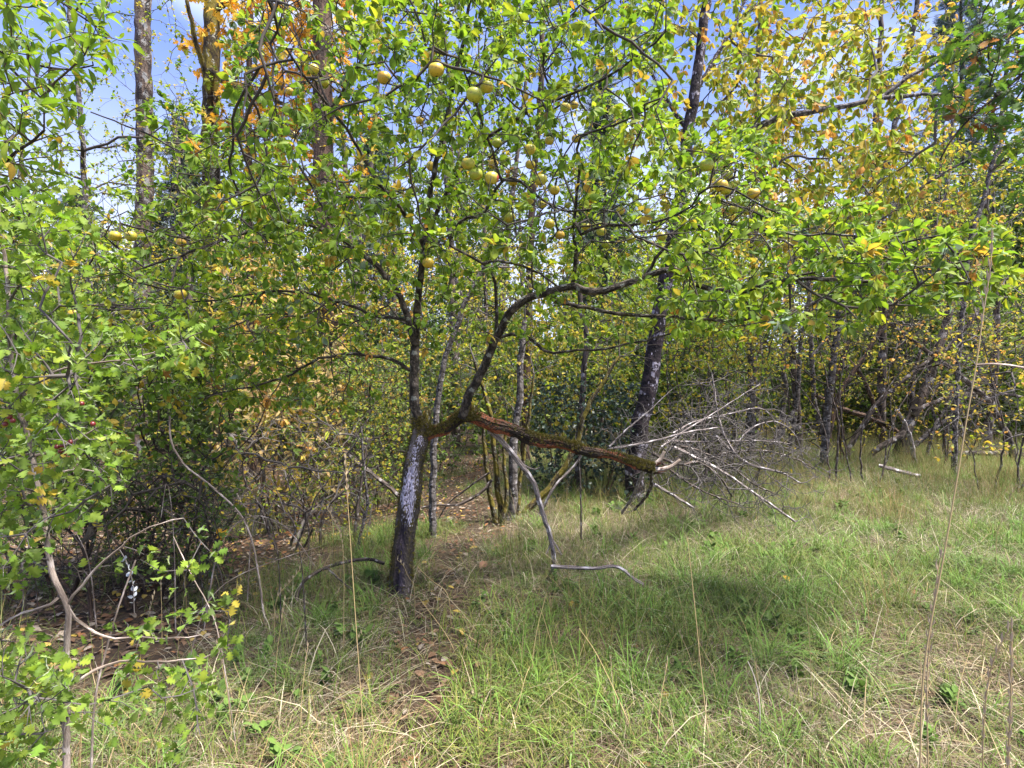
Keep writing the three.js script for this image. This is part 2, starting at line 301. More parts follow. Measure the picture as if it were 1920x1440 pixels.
// ------------------------------------------------------------------ ground
const gy = (x, z) => {
  const d = -z;
  let h = 0.05 * (fbm(x * 0.5 + 9, z * 0.5 + 4, 0, 0, 3) - 0.5) * 2 + 0.03 * (fbm(x * 2.2, z * 2.2, 0, 0, 2) - 0.5);
  h -= 0.28 * step(0.2, -2.2, x - 0.05 * d + 0.6) * step(4.2, 7.5, d) * step(20, 9, d);      // the hollow behind the trunk on the left
  h += 0.25 * step(14, 40, d);
  h += 0.06 * Math.exp(-((x - 0.9) ** 2 + (z + 6.0) ** 2) / 1.6);
  return h;
};
const onGround = (px, d, dy = 0) => { const x = (px - 960) / FPX * d; return V(x, gy(x, -d) + dy, -d); };
const pathX = (d) => lerp(-0.34, -0.42, clamp((d - 2) / 4, 0, 1)) + 0.14 * Math.sin(d * 1.3) ;          // the trodden line towards the wood
const worn = (x, d) => Math.exp(-(((x - pathX(d)) / 0.33) ** 2)) * step(9, 6, d) * (0.5 + 0.75 * fbm(x * 2.5 + 3, d * 2.5, 0, 0, 2));
const woodSide = (x, d) => Math.max(step(-0.9, -2.2, x + 0.12 * (d - 3)) * step(2.2, 3.4, d), step(5.2, 6.6, d) * step(0.1, -0.9, x - 0.04 * d));   // litter under the wood, no meadow
{
  const xs = [], zs = [];
  const grid = (a, b, near, out) => { let v = a; while (v < b) { out.push(v); v += Math.max(near, Math.abs(v) * 0.05); } out.push(b); };
  grid(-90, 90, 0.12, xs); zs.push(...[]); { let z = 14; while (z > -120) { zs.push(z); z -= z > -14 ? 0.14 : Math.abs(z) * 0.04; } zs.push(-120); }
  const m = new MB();
  for (const z of zs) for (const x of xs) { m.p.push(x, gy(x, z), z); m.n.push(0, 1, 0); m.u.push(x / 1.7, z / 1.7); const q = step(0.3, 0.7, Math.max(woodSide(x, -z), worn(x, -z)) * 0.7 + fbm(x * 3, z * 3, 0, 0, 3) * 0.4) ; m.c.push(lerp(1, 0.5, q), lerp(1, 0.44, q), lerp(1, 0.4, q)); }
  for (let j = 0; j < zs.length - 1; j++) for (let i = 0; i < xs.length - 1; i++) { const a = j * xs.length + i, b = a + xs.length; m.i.push(a, a + 1, b, a + 1, b + 1, b); }
  const R = rng(5), straws = []; for (let k = 0; k < 900; k++) straws.push([R(), R(), R() * 6.28, 0.02 + R() * 0.05, R()]);
  const W = 1024, canvas = document.createElement('canvas'); canvas.width = canvas.height = W; const x = canvas.getContext('2d');
  const id = x.createImageData(W, W);
  for (let j = 0; j < W; j++) for (let i = 0; i < W; i++) { const u = i / W, v = j / W, f = fbm(u * 9, v * 9, 9, 9, 5), g = fbm(u * 90, v * 90, 90, 90, 2), c = mix3([44, 34, 26], [112, 94, 68], clamp(f * 0.9 + (g - 0.5) * 0.7, 0, 1)), q = (j * W + i) * 4; id.data[q] = c[0]; id.data[q + 1] = c[1]; id.data[q + 2] = c[2]; id.data[q + 3] = 255; }
  x.putImageData(id, 0, 0); x.lineCap = 'round';
  for (const s of straws) for (const ox of [-W, 0, W]) for (const oy of [-W, 0, W]) { const c = mix3([92, 66, 44], [182, 160, 118], s[4]); x.strokeStyle = `rgba(${c.map(Math.round)},0.8)`; x.lineWidth = 1.6 + s[4] * 1.6; x.beginPath(); x.moveTo(s[0] * W + ox, s[1] * W + oy); x.lineTo(s[0] * W + ox + Math.cos(s[2]) * s[3] * W, s[1] * W + oy + Math.sin(s[2]) * s[3] * W); x.stroke(); }
  const map = new THREE.CanvasTexture(canvas); map.colorSpace = THREE.SRGBColorSpace; map.wrapS = map.wrapT = THREE.RepeatWrapping;
  const g = part('ground', m.geo(true), new THREE.MeshStandardMaterial({ map, vertexColors: true, bumpMap: tex(256, 256, (u, v) => { const h = 255 * fbm(u * 24, v * 24, 24, 24, 4); return [h, h, h]; }, false), bumpScale: 0.02, roughness: 1 }), scene);
  g.userData.kind = 'structure';
}

// ------------------------------------------------------------------ the apple tree
const pxs = (list, d0, d1) => list.map((q, k) => at(q[0], q[1], q[2] ?? lerp(d0, d1, list.length > 1 ? k / (list.length - 1) : 0)));
const appleTree = thing('apple_tree', 'old green-leaved apple tree with lichened trunk, broken mossy limb and yellow apples', 'apple tree');
const TD = 4.05;
const APPLES = [];
{
  // lower trunk, hollow at the foot, lichen down its face
  const line = [[750, 1150, 70], [751, 1100, 60], [754, 1048, 54], [759, 996, 53], [768, 933, 52], [776, 871, 48], [786, 830, 46], [790, 800, 40], [786, 780, 30]];
  const cv = new THREE.CatmullRomCurve3(line.map((q) => at(q[0], q[1], TD)), false, 'centripetal'), n = 70, sides = 40, m = new MB();
  const wid = (t) => { const f = t * (line.length - 1), k = Math.min(line.length - 2, Math.floor(f)); return 0.73 * (1 + 0.5 * step(0.1, 0, t)) * lerp(line[k][2], line[k + 1][2], f - k) / 2 / FPX * TD; };
  for (let k = 0; k <= n; k++) {
    const t = k / n, c = cv.getPoint(t), r0 = wid(t);
    for (let j = 0; j <= sides; j++) {
      const a = j / sides * Math.PI * 2, fr = Math.cos(a), rt = Math.sin(a);                 // a = 0 faces the meadow
      let r = r0 * (1 + 0.34 * (fbm((j % sides) * 0.42, t * 11, 0, 0, 3) - 0.5) + 0.07 * Math.sin(a * 3 + t * 6) + 0.12 * Math.max(0, 0.16 - t) * 6 * Math.cos(a * 5 + 1));
      const cav = Math.exp(-((((a > Math.PI ? a - 2 * Math.PI : a) + 0.25) / 0.55) ** 2)) * step(0.45, 0.38, t) * step(0.02, 0.12, t);
      r -= cav * r0 * (0.36 + 0.3 * step(0.3, 0.37, t));
      const crack = Math.exp(-((((a > Math.PI ? a - 2 * Math.PI : a) + 0.75) / 0.16) ** 2)) * step(0.62, 0.7, t) * step(0.98, 0.86, t); r -= crack * r0 * 0.4;
      m.p.push(c.x + rt * r, c.y, c.z + fr * r); m.n.push(rt, 0, fr); m.u.push(j / sides, t);
    }
  }
  const w = sides + 1; for (let k = 0; k < n; k++) for (let j = 0; j < sides; j++) { const a = k * w + j; m.i.push(a, a + 1, a + w, a + 1, a + w + 1, a + w); }
  const map = tex(512, 1024, (u, v) => {
    const a = u > 0.5 ? u - 1 : u, f = fbm(u * 10, v * 14, 10, 0, 5), fine = fbm(u * 70, v * 130, 70, 0, 3), grain = fbm(u * 60, v * 6, 60, 0, 3);
    let c = mix3([34, 28, 25], [112, 102, 94], clamp(f * 0.7 + fine * 0.6 - 0.1, 0, 1));
    const moss = step(0.52, 0.66, fbm(u * 8 + 2, v * 11 + 5, 8, 0, 4) * 0.7 + fine * 0.3 + 0.25 * (Math.abs(a + 0.02) - 0.16)); c = mix3(c, mix3([58, 50, 14], [104, 92, 30], fine), moss);
    const lc = -0.01 + 0.05 * Math.sin(v * 15 + 1) - 0.03 * (1 - v), band = Math.exp(-(((a - lc) / 0.15) ** 2)) * step(0.34, 0.41, v) * step(0.86, 0.68, v);
    const li = step(0.4, 0.56, band * 0.55 + (f - 0.5) * 1.1 + (fine - 0.5) * 0.9 + 0.02); c = mix3(c, mix3([120, 113, 136], [206, 200, 222], clamp(fine * 1.4 - 0.1, 0, 1)), li);
    const strip = Math.exp(-(((a + 0.03) / 0.1) ** 4)) * step(0.42, 0.37, v + (f - 0.5) * 0.1) * step(0.05, 0.1, v); c = mix3(c, mix3([26, 20, 24], [104, 90, 102], clamp(grain * 1.1 - 0.1 + (f - 0.5) * 0.6, 0, 1)), strip);
    const bare = Math.exp(-(((a + 0.12) / 0.06) ** 4)) * step(0.62, 0.68, v) * step(0.97, 0.9, v); c = mix3(c, mix3([92, 82, 80], [182, 172, 172], grain), bare * 0.9);
    return c;
  });
  const bump = tex(256, 512, (u, v) => { const h = 255 * (0.6 * fbm(u * 24, v * 30, 24, 0, 4) + 0.4 * fbm(u * 70, v * 130, 70, 0, 3)); return [h, h, h]; }, false);
  const trunk = part('trunk', m.geo(true), new THREE.MeshStandardMaterial({ map, bumpMap: bump, bumpScale: 0.035, roughness: 0.95 }), appleTree);

  const sk = new Skel(11), L = (pts, d0, d1, r0, r1, o) => sk.addLimb(pxs(pts, d0, d1), r0, r1, o);
  // the stem above the fork and its limbs
  L([[790, 815, 4.05], [783, 785], [778, 755], [777, 720], [778, 690], [779, 650]], 4.05, 4.0, 0.04, 0.031, { join: false, sides: 12 });
  L([[779, 650], [768, 612], [752, 562], [724, 520], [705, 496], [672, 470], [640, 447], [600, 428], [555, 416], [500, 424], [430, 446], [342, 478], [270, 500]], 4.0, 3.5, 0.026, 0.006, { sides: 9 });
  L([[779, 650], [783, 600], [784, 550], [790, 512], [797, 467], [803, 400], [812, 330], [835, 240], [850, 150], [868, 80], [880, 10], [890, -60]], 4.0, 2.9, 0.028, 0.007, { sides: 9 });
  L([[797, 467], [767, 413], [743, 380], [700, 330], [655, 250], [610, 190], [560, 130], [520, 60]], 3.8, 2.7, 0.016, 0.005);
  L([[800, 440], [827, 380], [862, 320], [900, 270], [960, 230], [1000, 203], [1040, 187], [1107, 160], [1147, 140], [1203, 97], [1250, 60]], 3.7, 2.6, 0.015, 0.005);
  L([[560, 416], [480, 400], [400, 330], [330, 280], [250, 240], [170, 210]], 3.7, 3.4, 0.011, 0.004);
  L([[640, 447], [600, 380], [560, 310], [500, 260], [440, 230]], 3.7, 3.3, 0.011, 0.004);
  L([[767, 693], [740, 677], [707, 668], [667, 663], [633, 667], [593, 673], [550, 700], [483, 723], [417, 735], [367, 747]], 4.0, 3.7, 0.014, 0.004);
  L([[770, 600], [700, 590], [620, 560], [520, 545], [420, 560], [330, 570], [240, 580], [140, 578]], 3.95, 3.5, 0.012, 0.004);
  // the broken limb and what grows out of it
  const broken = [[800, 814], [836, 803], [864, 782], [892, 784], [925, 797], [962, 806], [1005, 826], [1050, 832], [1100, 847], [1145, 853], [1185, 868], [1222, 878]];
  sk.addLimb(pxs([[868, 782], [874, 755], [893, 717], [913, 677], [930, 633], [947, 603], [963, 577], [1000, 557], [1033, 547], [1073, 538], [1107, 547], [1150, 540], [1207, 520], [1260, 507], [1285, 518], [1313, 537], [1393, 545], [1440, 530], [1480, 523], [1580, 525], [1660, 530], [1747, 532], [1830, 528], [1905, 520]], 4.02, 2.75), 0.035, 0.005, { join: false, sides: 10 });
  L([[1025, 550], [1040, 563], [1107, 577], [1160, 587], [1233, 592], [1347, 600], [1447, 595], [1513, 590], [1580, 596]], 3.85, 3.3, 0.016, 0.005);
  L([[928, 638], [960, 627], [990, 633], [1007, 647], [1040, 663], [1073, 657], [1123, 657], [1190, 643], [1240, 630], [1290, 612]], 3.95, 3.6, 0.013, 0.004);
  L([[930, 625], [930, 567], [927, 527], [917, 503], [893, 487], [860, 470], [827, 450]], 3.95, 3.6, 0.013, 0.008);
  L([[905, 494], [933, 490], [973, 497], [1023, 520], [1057, 545]], 3.7, 3.8, 0.011, 0.006);
  L([[840, 455], [867, 413], [907, 400], [940, 337], [973, 340], [1000, 360], [1033, 383], [1060, 395], [1107, 393], [1160, 400]], 3.6, 3.0, 0.012, 0.005);
  L([[940, 337], [915, 260], [890, 190], [860, 110]], 3.2, 2.6, 0.009, 0.004);
  L([[1073, 538], [1080, 480], [1075, 420], [1087, 330], [1087, 260], [1167, 230], [1240, 190]], 3.8, 2.9, 0.014, 0.004);
  L([[1090, 440], [1133, 423], [1200, 420], [1280, 400], [1330, 350], [1400, 370], [1460, 400]], 3.4, 2.7, 0.01, 0.004);
  L([[1207, 520], [1260, 450], [1330, 420], [1420, 430], [1500, 440], [1580, 440], [1680, 455], [1760, 440]], 3.5, 2.5, 0.011, 0.004);
  L([[1480, 523], [1560, 500], [1640, 480], [1720, 500], [1800, 490], [1850, 480]], 3.35, 2.5, 0.008, 0.003);
  L([[1040, 187], [1020, 120], [1040, 60], [1090, 10]], 3.0, 2.5, 0.007, 0.003);
  // apples: a stalk reaches each, so the twigs grow to them first
  const reach = APPLE_SPOTS().map(([x, y, dia, label]) => { const d = clamp(0.07 * FPX / dia, 2.25, 4.6); return { p: at(x, y, d), r: dia / 2 / FPX * d, label }; });
  APPLES.push(...reach);
  for (const a of reach) { const t = a.p.clone().add(V((sk.R() - 0.5) * 0.02, a.r + 0.015, (sk.R() - 0.5) * 0.02)); sk.grow(() => t, 3, { max: 0.7, min: 0.012, seg: 0.09, wob: 0.015, turn: 0.5 }); }
  const box = (x0, x1, y0, y1, d0, d1) => (R) => at(lerp(x0, x1, R()), lerp(y0, y1, R()), lerp(d0, d1, R()));
  const boxes = [[box(430, 1250, -110, 260, 2.3, 4.6), 1900], [box(330, 1450, 240, 480, 2.4, 4.9), 1700], [box(600, 1400, 470, 650, 3.2, 5.0), 750], [box(130, 640, 360, 640, 3.0, 4.6), 850], [box(330, 700, 620, 760, 3.5, 4.6), 420], [box(120, 450, 600, 740, 3.6, 4.8), 260], [box(1250, 1640, 390, 610, 2.5, 3.9), 740], [box(1600, 1890, 430, 570, 2.3, 3.1), 330], [box(250, 520, 180, 400, 3.2, 4.4), 180]];
  for (let round = 0; round < 2; round++) for (const [b, n] of boxes) sk.grow(b, n / 2, { max: 0.26, min: 0.06, seg: 0.085, wob: 0.022 });
  sk.radii(0.0016, 2.3, 0.0065);
  sk.limbs(M.apple, appleTree);
  sk.twigs(M.twigDark, appleTree, { name: 'twigs' });
  const lv = new Leaves('apple', 21);
  lv.keep = (p, dir) => !APPLES.some((a) => { const v = tmpA.copy(p).addScaledVector(dir, 0.036).sub(a.p), toCam = tmpB.set(-a.p.x, EYE - a.p.y, -a.p.z).normalize(), s = v.dot(toCam); return v.length() < a.r || (s > 0 && s < 2.4 && v.addScaledVector(toCam, -s).length() < a.r + (s < 0.08 ? 0.01 : 0.032)); });
  const green = [[0.165, 0.27, 0.014, 4], [0.11, 0.19, 0.014, 3], [0.22, 0.32, 0.018, 3], [0.29, 0.35, 0.02, 1.6], [0.42, 0.30, 0.03, 0.4], [0.4, 0.2, 0.03, 0.08], [0.16, 0.22, 0.14, 0.2]];
  lv.along(sk, { maxR: 0.0042, prob: 0.55, per: 9, pal: green, size: [0.45, 0.82], flat: 0.5, filter: (p, R) => { const [x, y] = project(p); return R() < (y > 560 && x > 600 && x < 1260 ? 0.5 : x < 640 && y < 300 ? 0.5 : x < 420 && y < 400 ? 0.45 : x < 330 && y < 560 ? 0.6 : 1); } });
  lv.build(appleTree, { single: 300 });

  // broken limb: stripped red-brown wood, moss on its back
  const bp = curve(pxs(broken, 4.05, 4.3), 0.03), br = bp.map((_, k) => { const t = k / (bp.length - 1); return 0.86 * lerp(0.048, 0.06, step(0, 0.3, t)) * lerp(1, 0.52, t) * (1 + 0.5 * (fbm(t * 16, 3, 0, 0, 2) - 0.5)) * (1 + 0.2 * step(0.88, 0.96, t)); });
  const limb = part('broken_limb', new MB().tube(bp, br, 16, { rough: 0.5, seed: 4, cap: true, tile: 0.5 }).geo(true), M.log, appleTree);
  limb.userData.label = 'broken red-brown limb leaning out from the fork';
  for (const q of [[[1195, 872], [1222, 873], [1238, 862], [1246, 846]], [[1205, 872], [1232, 880], [1256, 876], [1276, 862]]]) { const stub = curve(pxs(q, 4.3, 4.32), 0.02); part('limb_stub', new MB().tube(stub, stub.map((_, k) => lerp(0.024, 0.011, k / stub.length)), 9, { rough: 0.15, cap: true, tile: 0.3 }).geo(true), M.cane, appleTree); }
  for (const [q, r0, r1] of [[[[790, 800], [800, 782], [803, 768]], 0.045, 0.02], [[[878, 786], [886, 770], [890, 760]], 0.04, 0.02]]) { const c = curve(pxs(q, 4.05, 4.06), 0.02); part('broken_stump', new MB().tube(c, c.map((_, k) => lerp(r0, r1, k / (c.length - 1))), 9, { rough: 0.35, seed: 8, cap: true, tile: 0.3 }).geo(true), M.moss, appleTree); }
  const torn = new MB(), T = rng(51);   // torn fibres at both breaks
  for (let k = 0; k < 34; k++) { const end = k % 2, p = end ? at(1226 + T() * 8, 868 + T() * 22, 4.28 + T() * 0.05) : at(872 + T() * 14, 770 + T() * 12, 4.0 + T() * 0.08), l = 0.03 + T() * 0.06, d = V(end ? 0.8 : (T() - 0.6) * 0.8, end ? (T() - 0.5) * 0.9 : 0.9, (T() - 0.5) * 0.7).normalize(); torn.tube([p, p.clone().addScaledVector(d, l * 0.6), p.clone().addScaledVector(d, l).add(V(0, 0.006, 0))], [0.007, 0.004, 0.001], 4); }
  part('splinters', torn.geo(true), M.log, limb, 'stuff');
  // moss: short tufts on the limb and down the sides of the trunk
  const tuft = new MB(), R = rng(9);
  for (let k = 0; k < 7; k++) { const a = R() * 6.28, l = 0.008 + R() * 0.01, b = tuft.p.length / 3; for (const [x, y, z] of [[-0.0018, 0, 0], [0.0018, 0, 0], [Math.cos(a) * l * 0.8, l, Math.sin(a) * l * 0.8]]) { tuft.p.push(x, y, z); tuft.n.push(0, 1, 0); tuft.c.push(1, 1, 1); } tuft.i.push(b, b + 1, b + 2); }
  const tg = tuft.geo(true), spots = [];
  for (let k = 0; k < 9000; k++) { const t = R(), i = Math.min(bp.length - 1, Math.floor(t * bp.length)), a = (R() - 0.5) * 3.6, want = t < 0.2 ? 0.85 : t > 0.44 && t < 0.68 ? 0.8 * (Math.abs(a) < 1 ? 1 : 0.15) : t > 0.86 ? 0.9 : 0.06; if (R() > want * (0.35 + fbm(t * 40, a * 3, 0, 0, 2))) continue; const nrm = V(0.15 * Math.cos(a), Math.cos(a), Math.sin(a)).normalize(); spots.push([bp[i].clone().add(V((R() - 0.5) * 0.03, 0, 0)).addScaledVector(nrm, br[i] * 0.97), nrm]); }
  for (let k = 0; k < 5200; k++) { const t = R(), a = R() * 6.28, side = Math.abs(Math.sin(a)); if (Math.cos(a) < -0.6 || R() > (side > 0.8 ? 0.42 : t > 0.86 ? 0.5 : 0.05) * (fbm(a * 2, t * 12, 0, 0, 2) * 1.6)) continue; const c = cv.getPoint(t), nrm = V(Math.sin(a), 0.1, Math.cos(a)); spots.push([c.addScaledVector(nrm, wid(t) * 0.98), nrm, trunk]); }
  for (let k = 0; k < 500; k++) { const i = Math.floor(R() * 6), a = R() * 6.28, nrm = V(Math.cos(a), 0.4, Math.sin(a)).normalize(); spots.push([at(lerp(868, 892, R()), lerp(770, 792, R()), 4.03).addScaledVector(nrm, 0.03 + i * 0.002), nrm]); }
  const o = new THREE.Object3D(), col = new THREE.Color();
  for (const host of [limb, trunk]) {
    const list = spots.filter((q) => (q[2] ?? limb) === host), im = new THREE.InstancedMesh(tg, LEAFDRY, list.length); im.name = 'moss'; im.userData.kind = 'stuff';
    list.forEach(([p, nrm], k) => { o.position.copy(p); o.quaternion.setFromUnitVectors(UP, nrm); o.rotateY(R() * 6); o.scale.setScalar(0.7 + R() * 0.9); o.updateMatrix(); im.setMatrixAt(k, o.matrix); const j = 0.6 + R() * 0.7; im.setColorAt(k, col.setRGB(0.12 * j, 0.1 * j, 0.012)); });
    host.add(im);
  }
  setBase(appleTree, onGround(752, TD));
}

function APPLE_SPOTS() {                                       // [x, y, width in the frame, label]
  return [
    [720, 146, 26, 'round yellow apple high above the fork, alone left of the large speckled one'], [818, 131, 30, 'large greenish-yellow apple with brown spots near the top of the tree'],
    [889, 178, 31, 'largest yellow-green apple, lower of the close pair high in the tree'], [912, 163, 26, 'yellow apple touching the upper right of the largest apple'],
    [588, 130, 20, 'yellow apple, upper of the two beside the orange maple leaves'], [607, 156, 20, 'yellow apple, lower of the two beside the orange maple leaves'], [543, 172, 16, 'small green apple among dark leaves, left of the upper pair'],
    [1060, 202, 20, 'shaded green apple below the rust-red leaf near the blue sky'], [1077, 197, 16, 'shaded apple half behind its neighbour beneath the rust-red leaf'], [787, 226, 16, 'narrow yellow apple half hidden by leaves under the large speckled one'],
    [932, 269, 19, 'yellow-green apple hanging alone, left of the bright heart-shaped one'], [993, 280, 23, 'bright broad yellow apple with a notched top, centre of the crown'], [1080, 260, 17, 'small yellow apple with a dark eye beside the thin bare twig'], [1030, 264, 18, 'pale apple behind leaves, between the bright broad one and the dark-eyed one'],
    [809, 312, 20, 'brownish-yellow apple in the left of the central cluster, behind a leaf'], [878, 307, 26, 'big dull-green apple crossed by a twig, top of the central cluster'], [925, 308, 19, 'yellow apple behind leaves, right of the twig-crossed one'],
    [892, 327, 26, 'big yellow apple overlapping the left of the red-spotted one'], [922, 334, 26, 'bright yellow apple with a red spot on its face'], [962, 341, 18, 'green-yellow apple just right of the red-spotted one'], [1015, 337, 23, 'bright yellow apple under a grey curled leaf, right of the cluster'],
    [1040, 357, 20, 'yellow-green apple just below right of the one under the curled leaf'], [994, 309, 19, 'yellow apple with its upper half showing, below the bright broad one'], [955, 408, 22, 'yellow apple with a brown base below the long pale leaf'], [1030, 420, 20, 'green apple above the orange-tinted one, low in the centre'],
    [1049, 441, 19, 'orange-tinted apple low in the centre, hanging by the horizontal twig'], [1099, 425, 17, 'yellow apple, first of the row of four along the lower bough'], [1127, 434, 19, 'round yellow apple, second of the row of four along the lower bough'], [1183, 448, 19, 'yellow apple, third of the row of four along the lower bough'],
    [1241, 443, 19, 'yellow apple, last of the row of four along the lower bough'], [1163, 395, 17, 'apple with a red pitted face on a dark bent twig'], [1136, 458, 17, 'dim green apple below the row of four'], [1244, 380, 14, 'small pale apple, lower of a small pair above the lower bough'],
    [1240, 362, 14, 'small dull apple, upper of a small pair above the lower bough'], [1091, 480, 15, 'pale green apple lowest in the middle of the crown'], [803, 493, 22, 'yellow apple under yellow leaves just above the two dark stems'], [1064, 385, 13, 'tiny lime apple beside the grey bough in the centre'], [1018, 383, 17, 'shaded apple behind the grey bough in the centre'],
    [1325, 310, 26, 'ribbed yellow apple, highest of the group on the right branch'], [1364, 328, 20, 'yellow apple above the overlapping pair on the right branch'], [1352, 348, 25, 'large yellow-green apple, front one of the overlapping pair on the right branch'], [1361, 355, 22, 'apple behind the front one of the overlapping pair on the right branch'],
    [1413, 363, 24, 'round yellow-green apple, rightmost of the group on the right branch'], [1398, 395, 14, 'small green apple, left one of the small two below the right group'], [1413, 393, 15, 'small golden apple, right one of the small two below the right group'], [1424, 455, 20, 'yellow-green apple hanging alone low on the right branch'],
    [1477, 460, 15, 'brownish apple behind leaves, last towards the right end'], [1375, 393, 18, 'pale green apple mostly behind leaves below the overlapping pair'], [216, 443, 22, 'yellow apple, left one of the pair alone on the left edge'], [245, 443, 21, 'yellow apple, right one of the pair alone on the left edge'],
    [338, 552, 22, 'pale yellow apple above a broad dark leaf, low on the left'], [140, 590, 22, 'yellow-green apple beside orange leaves, lowest and farthest left'], [235, 583, 17, 'apple half behind its neighbour, left one of the low left pair'], [254, 590, 18, 'green-yellow apple, right one of the low left pair'],
    [340, 455, 18, 'apple peeping above a yellow leaf in the left of the crown'], [393, 453, 18, 'yellow apple by the end of the long left bough'], [550, 253, 15, 'green apple hanging below the dark twig on the upper left'],
  ];
}
{ // each apple: skin, stalk, dried flower at its foot
  const prof = []; for (let k = 0; k <= 18; k++) { const t = k / 18 * Math.PI, r = Math.sin(t) * (1 + 0.06 * Math.cos(t)), y = Math.cos(t) * 0.9 - 0.28 * Math.exp(-((t / 0.32) ** 2)) + 0.2 * Math.exp(-(((Math.PI - t) / 0.3) ** 2)); prof.push(new THREE.Vector2(Math.max(0.0005, r), y)); }
  const skin = new THREE.LatheGeometry(prof, 22); skin.computeVertexNormals();
  { const p = skin.attributes.position; for (let k = 0; k < p.count; k++) { const a = Math.atan2(p.getZ(k), p.getX(k)), s = 1 + 0.025 * Math.cos(5 * a) * (p.getY(k) < 0 ? 1 : 0.5); p.setX(k, p.getX(k) * s); p.setZ(k, p.getZ(k) * s); } }
  const stalk = new MB().tube([V(0, 0.58, 0), V(0.05, 0.95, 0.02), V(0.12, 1.3, 0.03)], [0.05, 0.04, 0.05], 5).geo(true), eye = new THREE.ConeGeometry(0.16, 0.14, 7); eye.translate(0, -0.74, 0);
  const skins = [];
  for (let v = 0; v < 6; v++) {
    const s = v * 13, base = [[196, 182, 58], [176, 178, 54], [206, 172, 56], [164, 172, 52], [196, 160, 50], [198, 190, 76]][v];
    const map = tex(128, 128, (u, w) => { const f = fbm(u * 6 + s, w * 6, 6, 0, 4), sp = fbm(u * 40 + s, w * 40, 40, 0, 2); let c = mix3(base, [138, 158, 48], step(0.45, 0.75, f) * 0.6); c = mix3(c, [212, 160, 60], step(0.58, 0.8, fbm(u * 3 + s, w * 3 + s, 3, 0, 3)) * 0.5); c = mix3(c, [104, 84, 34], step(0.74, 0.82, sp) * 0.7); return c; });
    skins.push(new THREE.MeshPhysicalMaterial({ map, roughness: 0.45, clearcoat: 0.25, clearcoatRoughness: 0.4 }));
  }
  const red = new THREE.MeshPhysicalMaterial({ map: tex(128, 128, (u, w) => { const f = fbm(u * 6, w * 6, 6, 0, 4), dx = (u - 0.25) * 2, q = Math.hypot(dx, w - 0.5) + (f - 0.5) * 0.12; return q < 0.05 ? [104, 44, 40] : mix3([196, 74, 76], [204, 188, 74], step(0.13, 0.26, q)); }), roughness: 0.45, clearcoat: 0.25, clearcoatRoughness: 0.4 });
  const R = rng(31);
  for (const a of APPLES) {
    const t = thing('apple', a.label, 'apple'), isRed = /red/.test(a.label) && /spot on|pitted/.test(a.label);
    part('skin', skin, isRed ? red : skins[Math.floor(R() * 6)], t); part('stalk', stalk, M.twigBrown, t); part('flower_end', eye, M.twigDark, t);
    t.position.copy(a.p); t.scale.set(a.r, a.r * (0.94 + R() * 0.12), a.r); t.rotation.set((R() - 0.2) * 0.5, isRed ? 0 : R() * 6.28, (R() - 0.5) * 0.6);
  }
}

// ------------------------------------------------------------------ trees and shrubs round the apple tree
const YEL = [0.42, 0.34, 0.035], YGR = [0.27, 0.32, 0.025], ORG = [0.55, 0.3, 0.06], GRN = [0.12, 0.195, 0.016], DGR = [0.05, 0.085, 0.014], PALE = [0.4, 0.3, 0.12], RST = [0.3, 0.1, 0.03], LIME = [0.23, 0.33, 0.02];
const palette = (...a) => { const out = []; for (let k = 0; k < a.length; k += 2) out.push([...a[k], a[k + 1]]); return out; };
const blob = (x0, x1, y0, y1, d0, d1) => (R) => {              // an egg-shaped volume between those pixels and depths, fuller inside than a box
  for (let k = 0; k < 20; k++) { const a = R() * 2 - 1, b = R() * 2 - 1, c = R() * 2 - 1; if (a * a + b * b + c * c < 1) return at(lerp(x0, x1, a / 2 + 0.5), lerp(y0, y1, b / 2 + 0.5), lerp(d0, d1, c / 2 + 0.5)); }
};
let seedCount = 100;
function plant(name, label, category, o) {
  const t = thing(name, label, category, o.group), sk = new Skel(seedCount += 7); let base = null;
  for (const s of o.stems) {
    const pts = s.world ?? pxs(s.pts, s.d, s.d1 ?? s.d);
    if (s.root !== false) { const b = pts[0].clone(); b.y = gy(b.x, b.z) - 0.06; if (pts[0].y - b.y > 0.03) pts.unshift(b); else pts[0].y = Math.min(pts[0].y, b.y); base ??= b; }
    sk.addLimb(pts, s.r0, s.r1 ?? s.r0 * 0.3, { join: s.join ?? false, sides: s.sides ?? (s.r0 > 0.05 ? 12 : 7), part: s.part ?? 'trunk', every: s.every ?? (s.r0 > 0.05 ? 0.16 : 0.1), wob: s.wob ?? Math.min(0.03, s.r0 * 0.5), attach: s.attach ?? true });
    if (s.mat) sk.chains[sk.chains.length - 1].material = s.mat;
  }
  const big = o.grow ?? {};
  for (let round = 0; round < 2; round++) for (const [b, n] of o.crown ?? []) sk.grow(b, Math.ceil(n / 2), { max: 0.5, min: 0.09, seg: 0.16, wob: 0.05, ...big });
  sk.radii(o.twig ?? 0.003, 2.3);
  sk.limbs(o.bark ?? M.brown, t, { rough: o.rough ?? 0.1 });
  sk.twigs(o.twigMat ?? M.twigDark, t, { sides: 3, name: o.twigName ?? 'branches' });
  for (let l of o.leaves ?? []) { if (l.kind === 'oval' && (base ?? sk.p[0]).z < -7.9) l = { ...l, kind: 'small', size: (l.size ?? [0.75, 1.15]).map((v) => v * 1.55) }; const lv = new Leaves(l.kind, seedCount += 3, l.mat ?? LEAF); lv.along(sk, { maxR: 0.012, ...l }); lv.build(t, { single: l.single ?? 0 }); }
  setBase(t, base ?? sk.p[0].clone());
  return t;
}
const stem = (pts, d, r0, r1, more) => ({ pts, d, r0, r1, ...more });

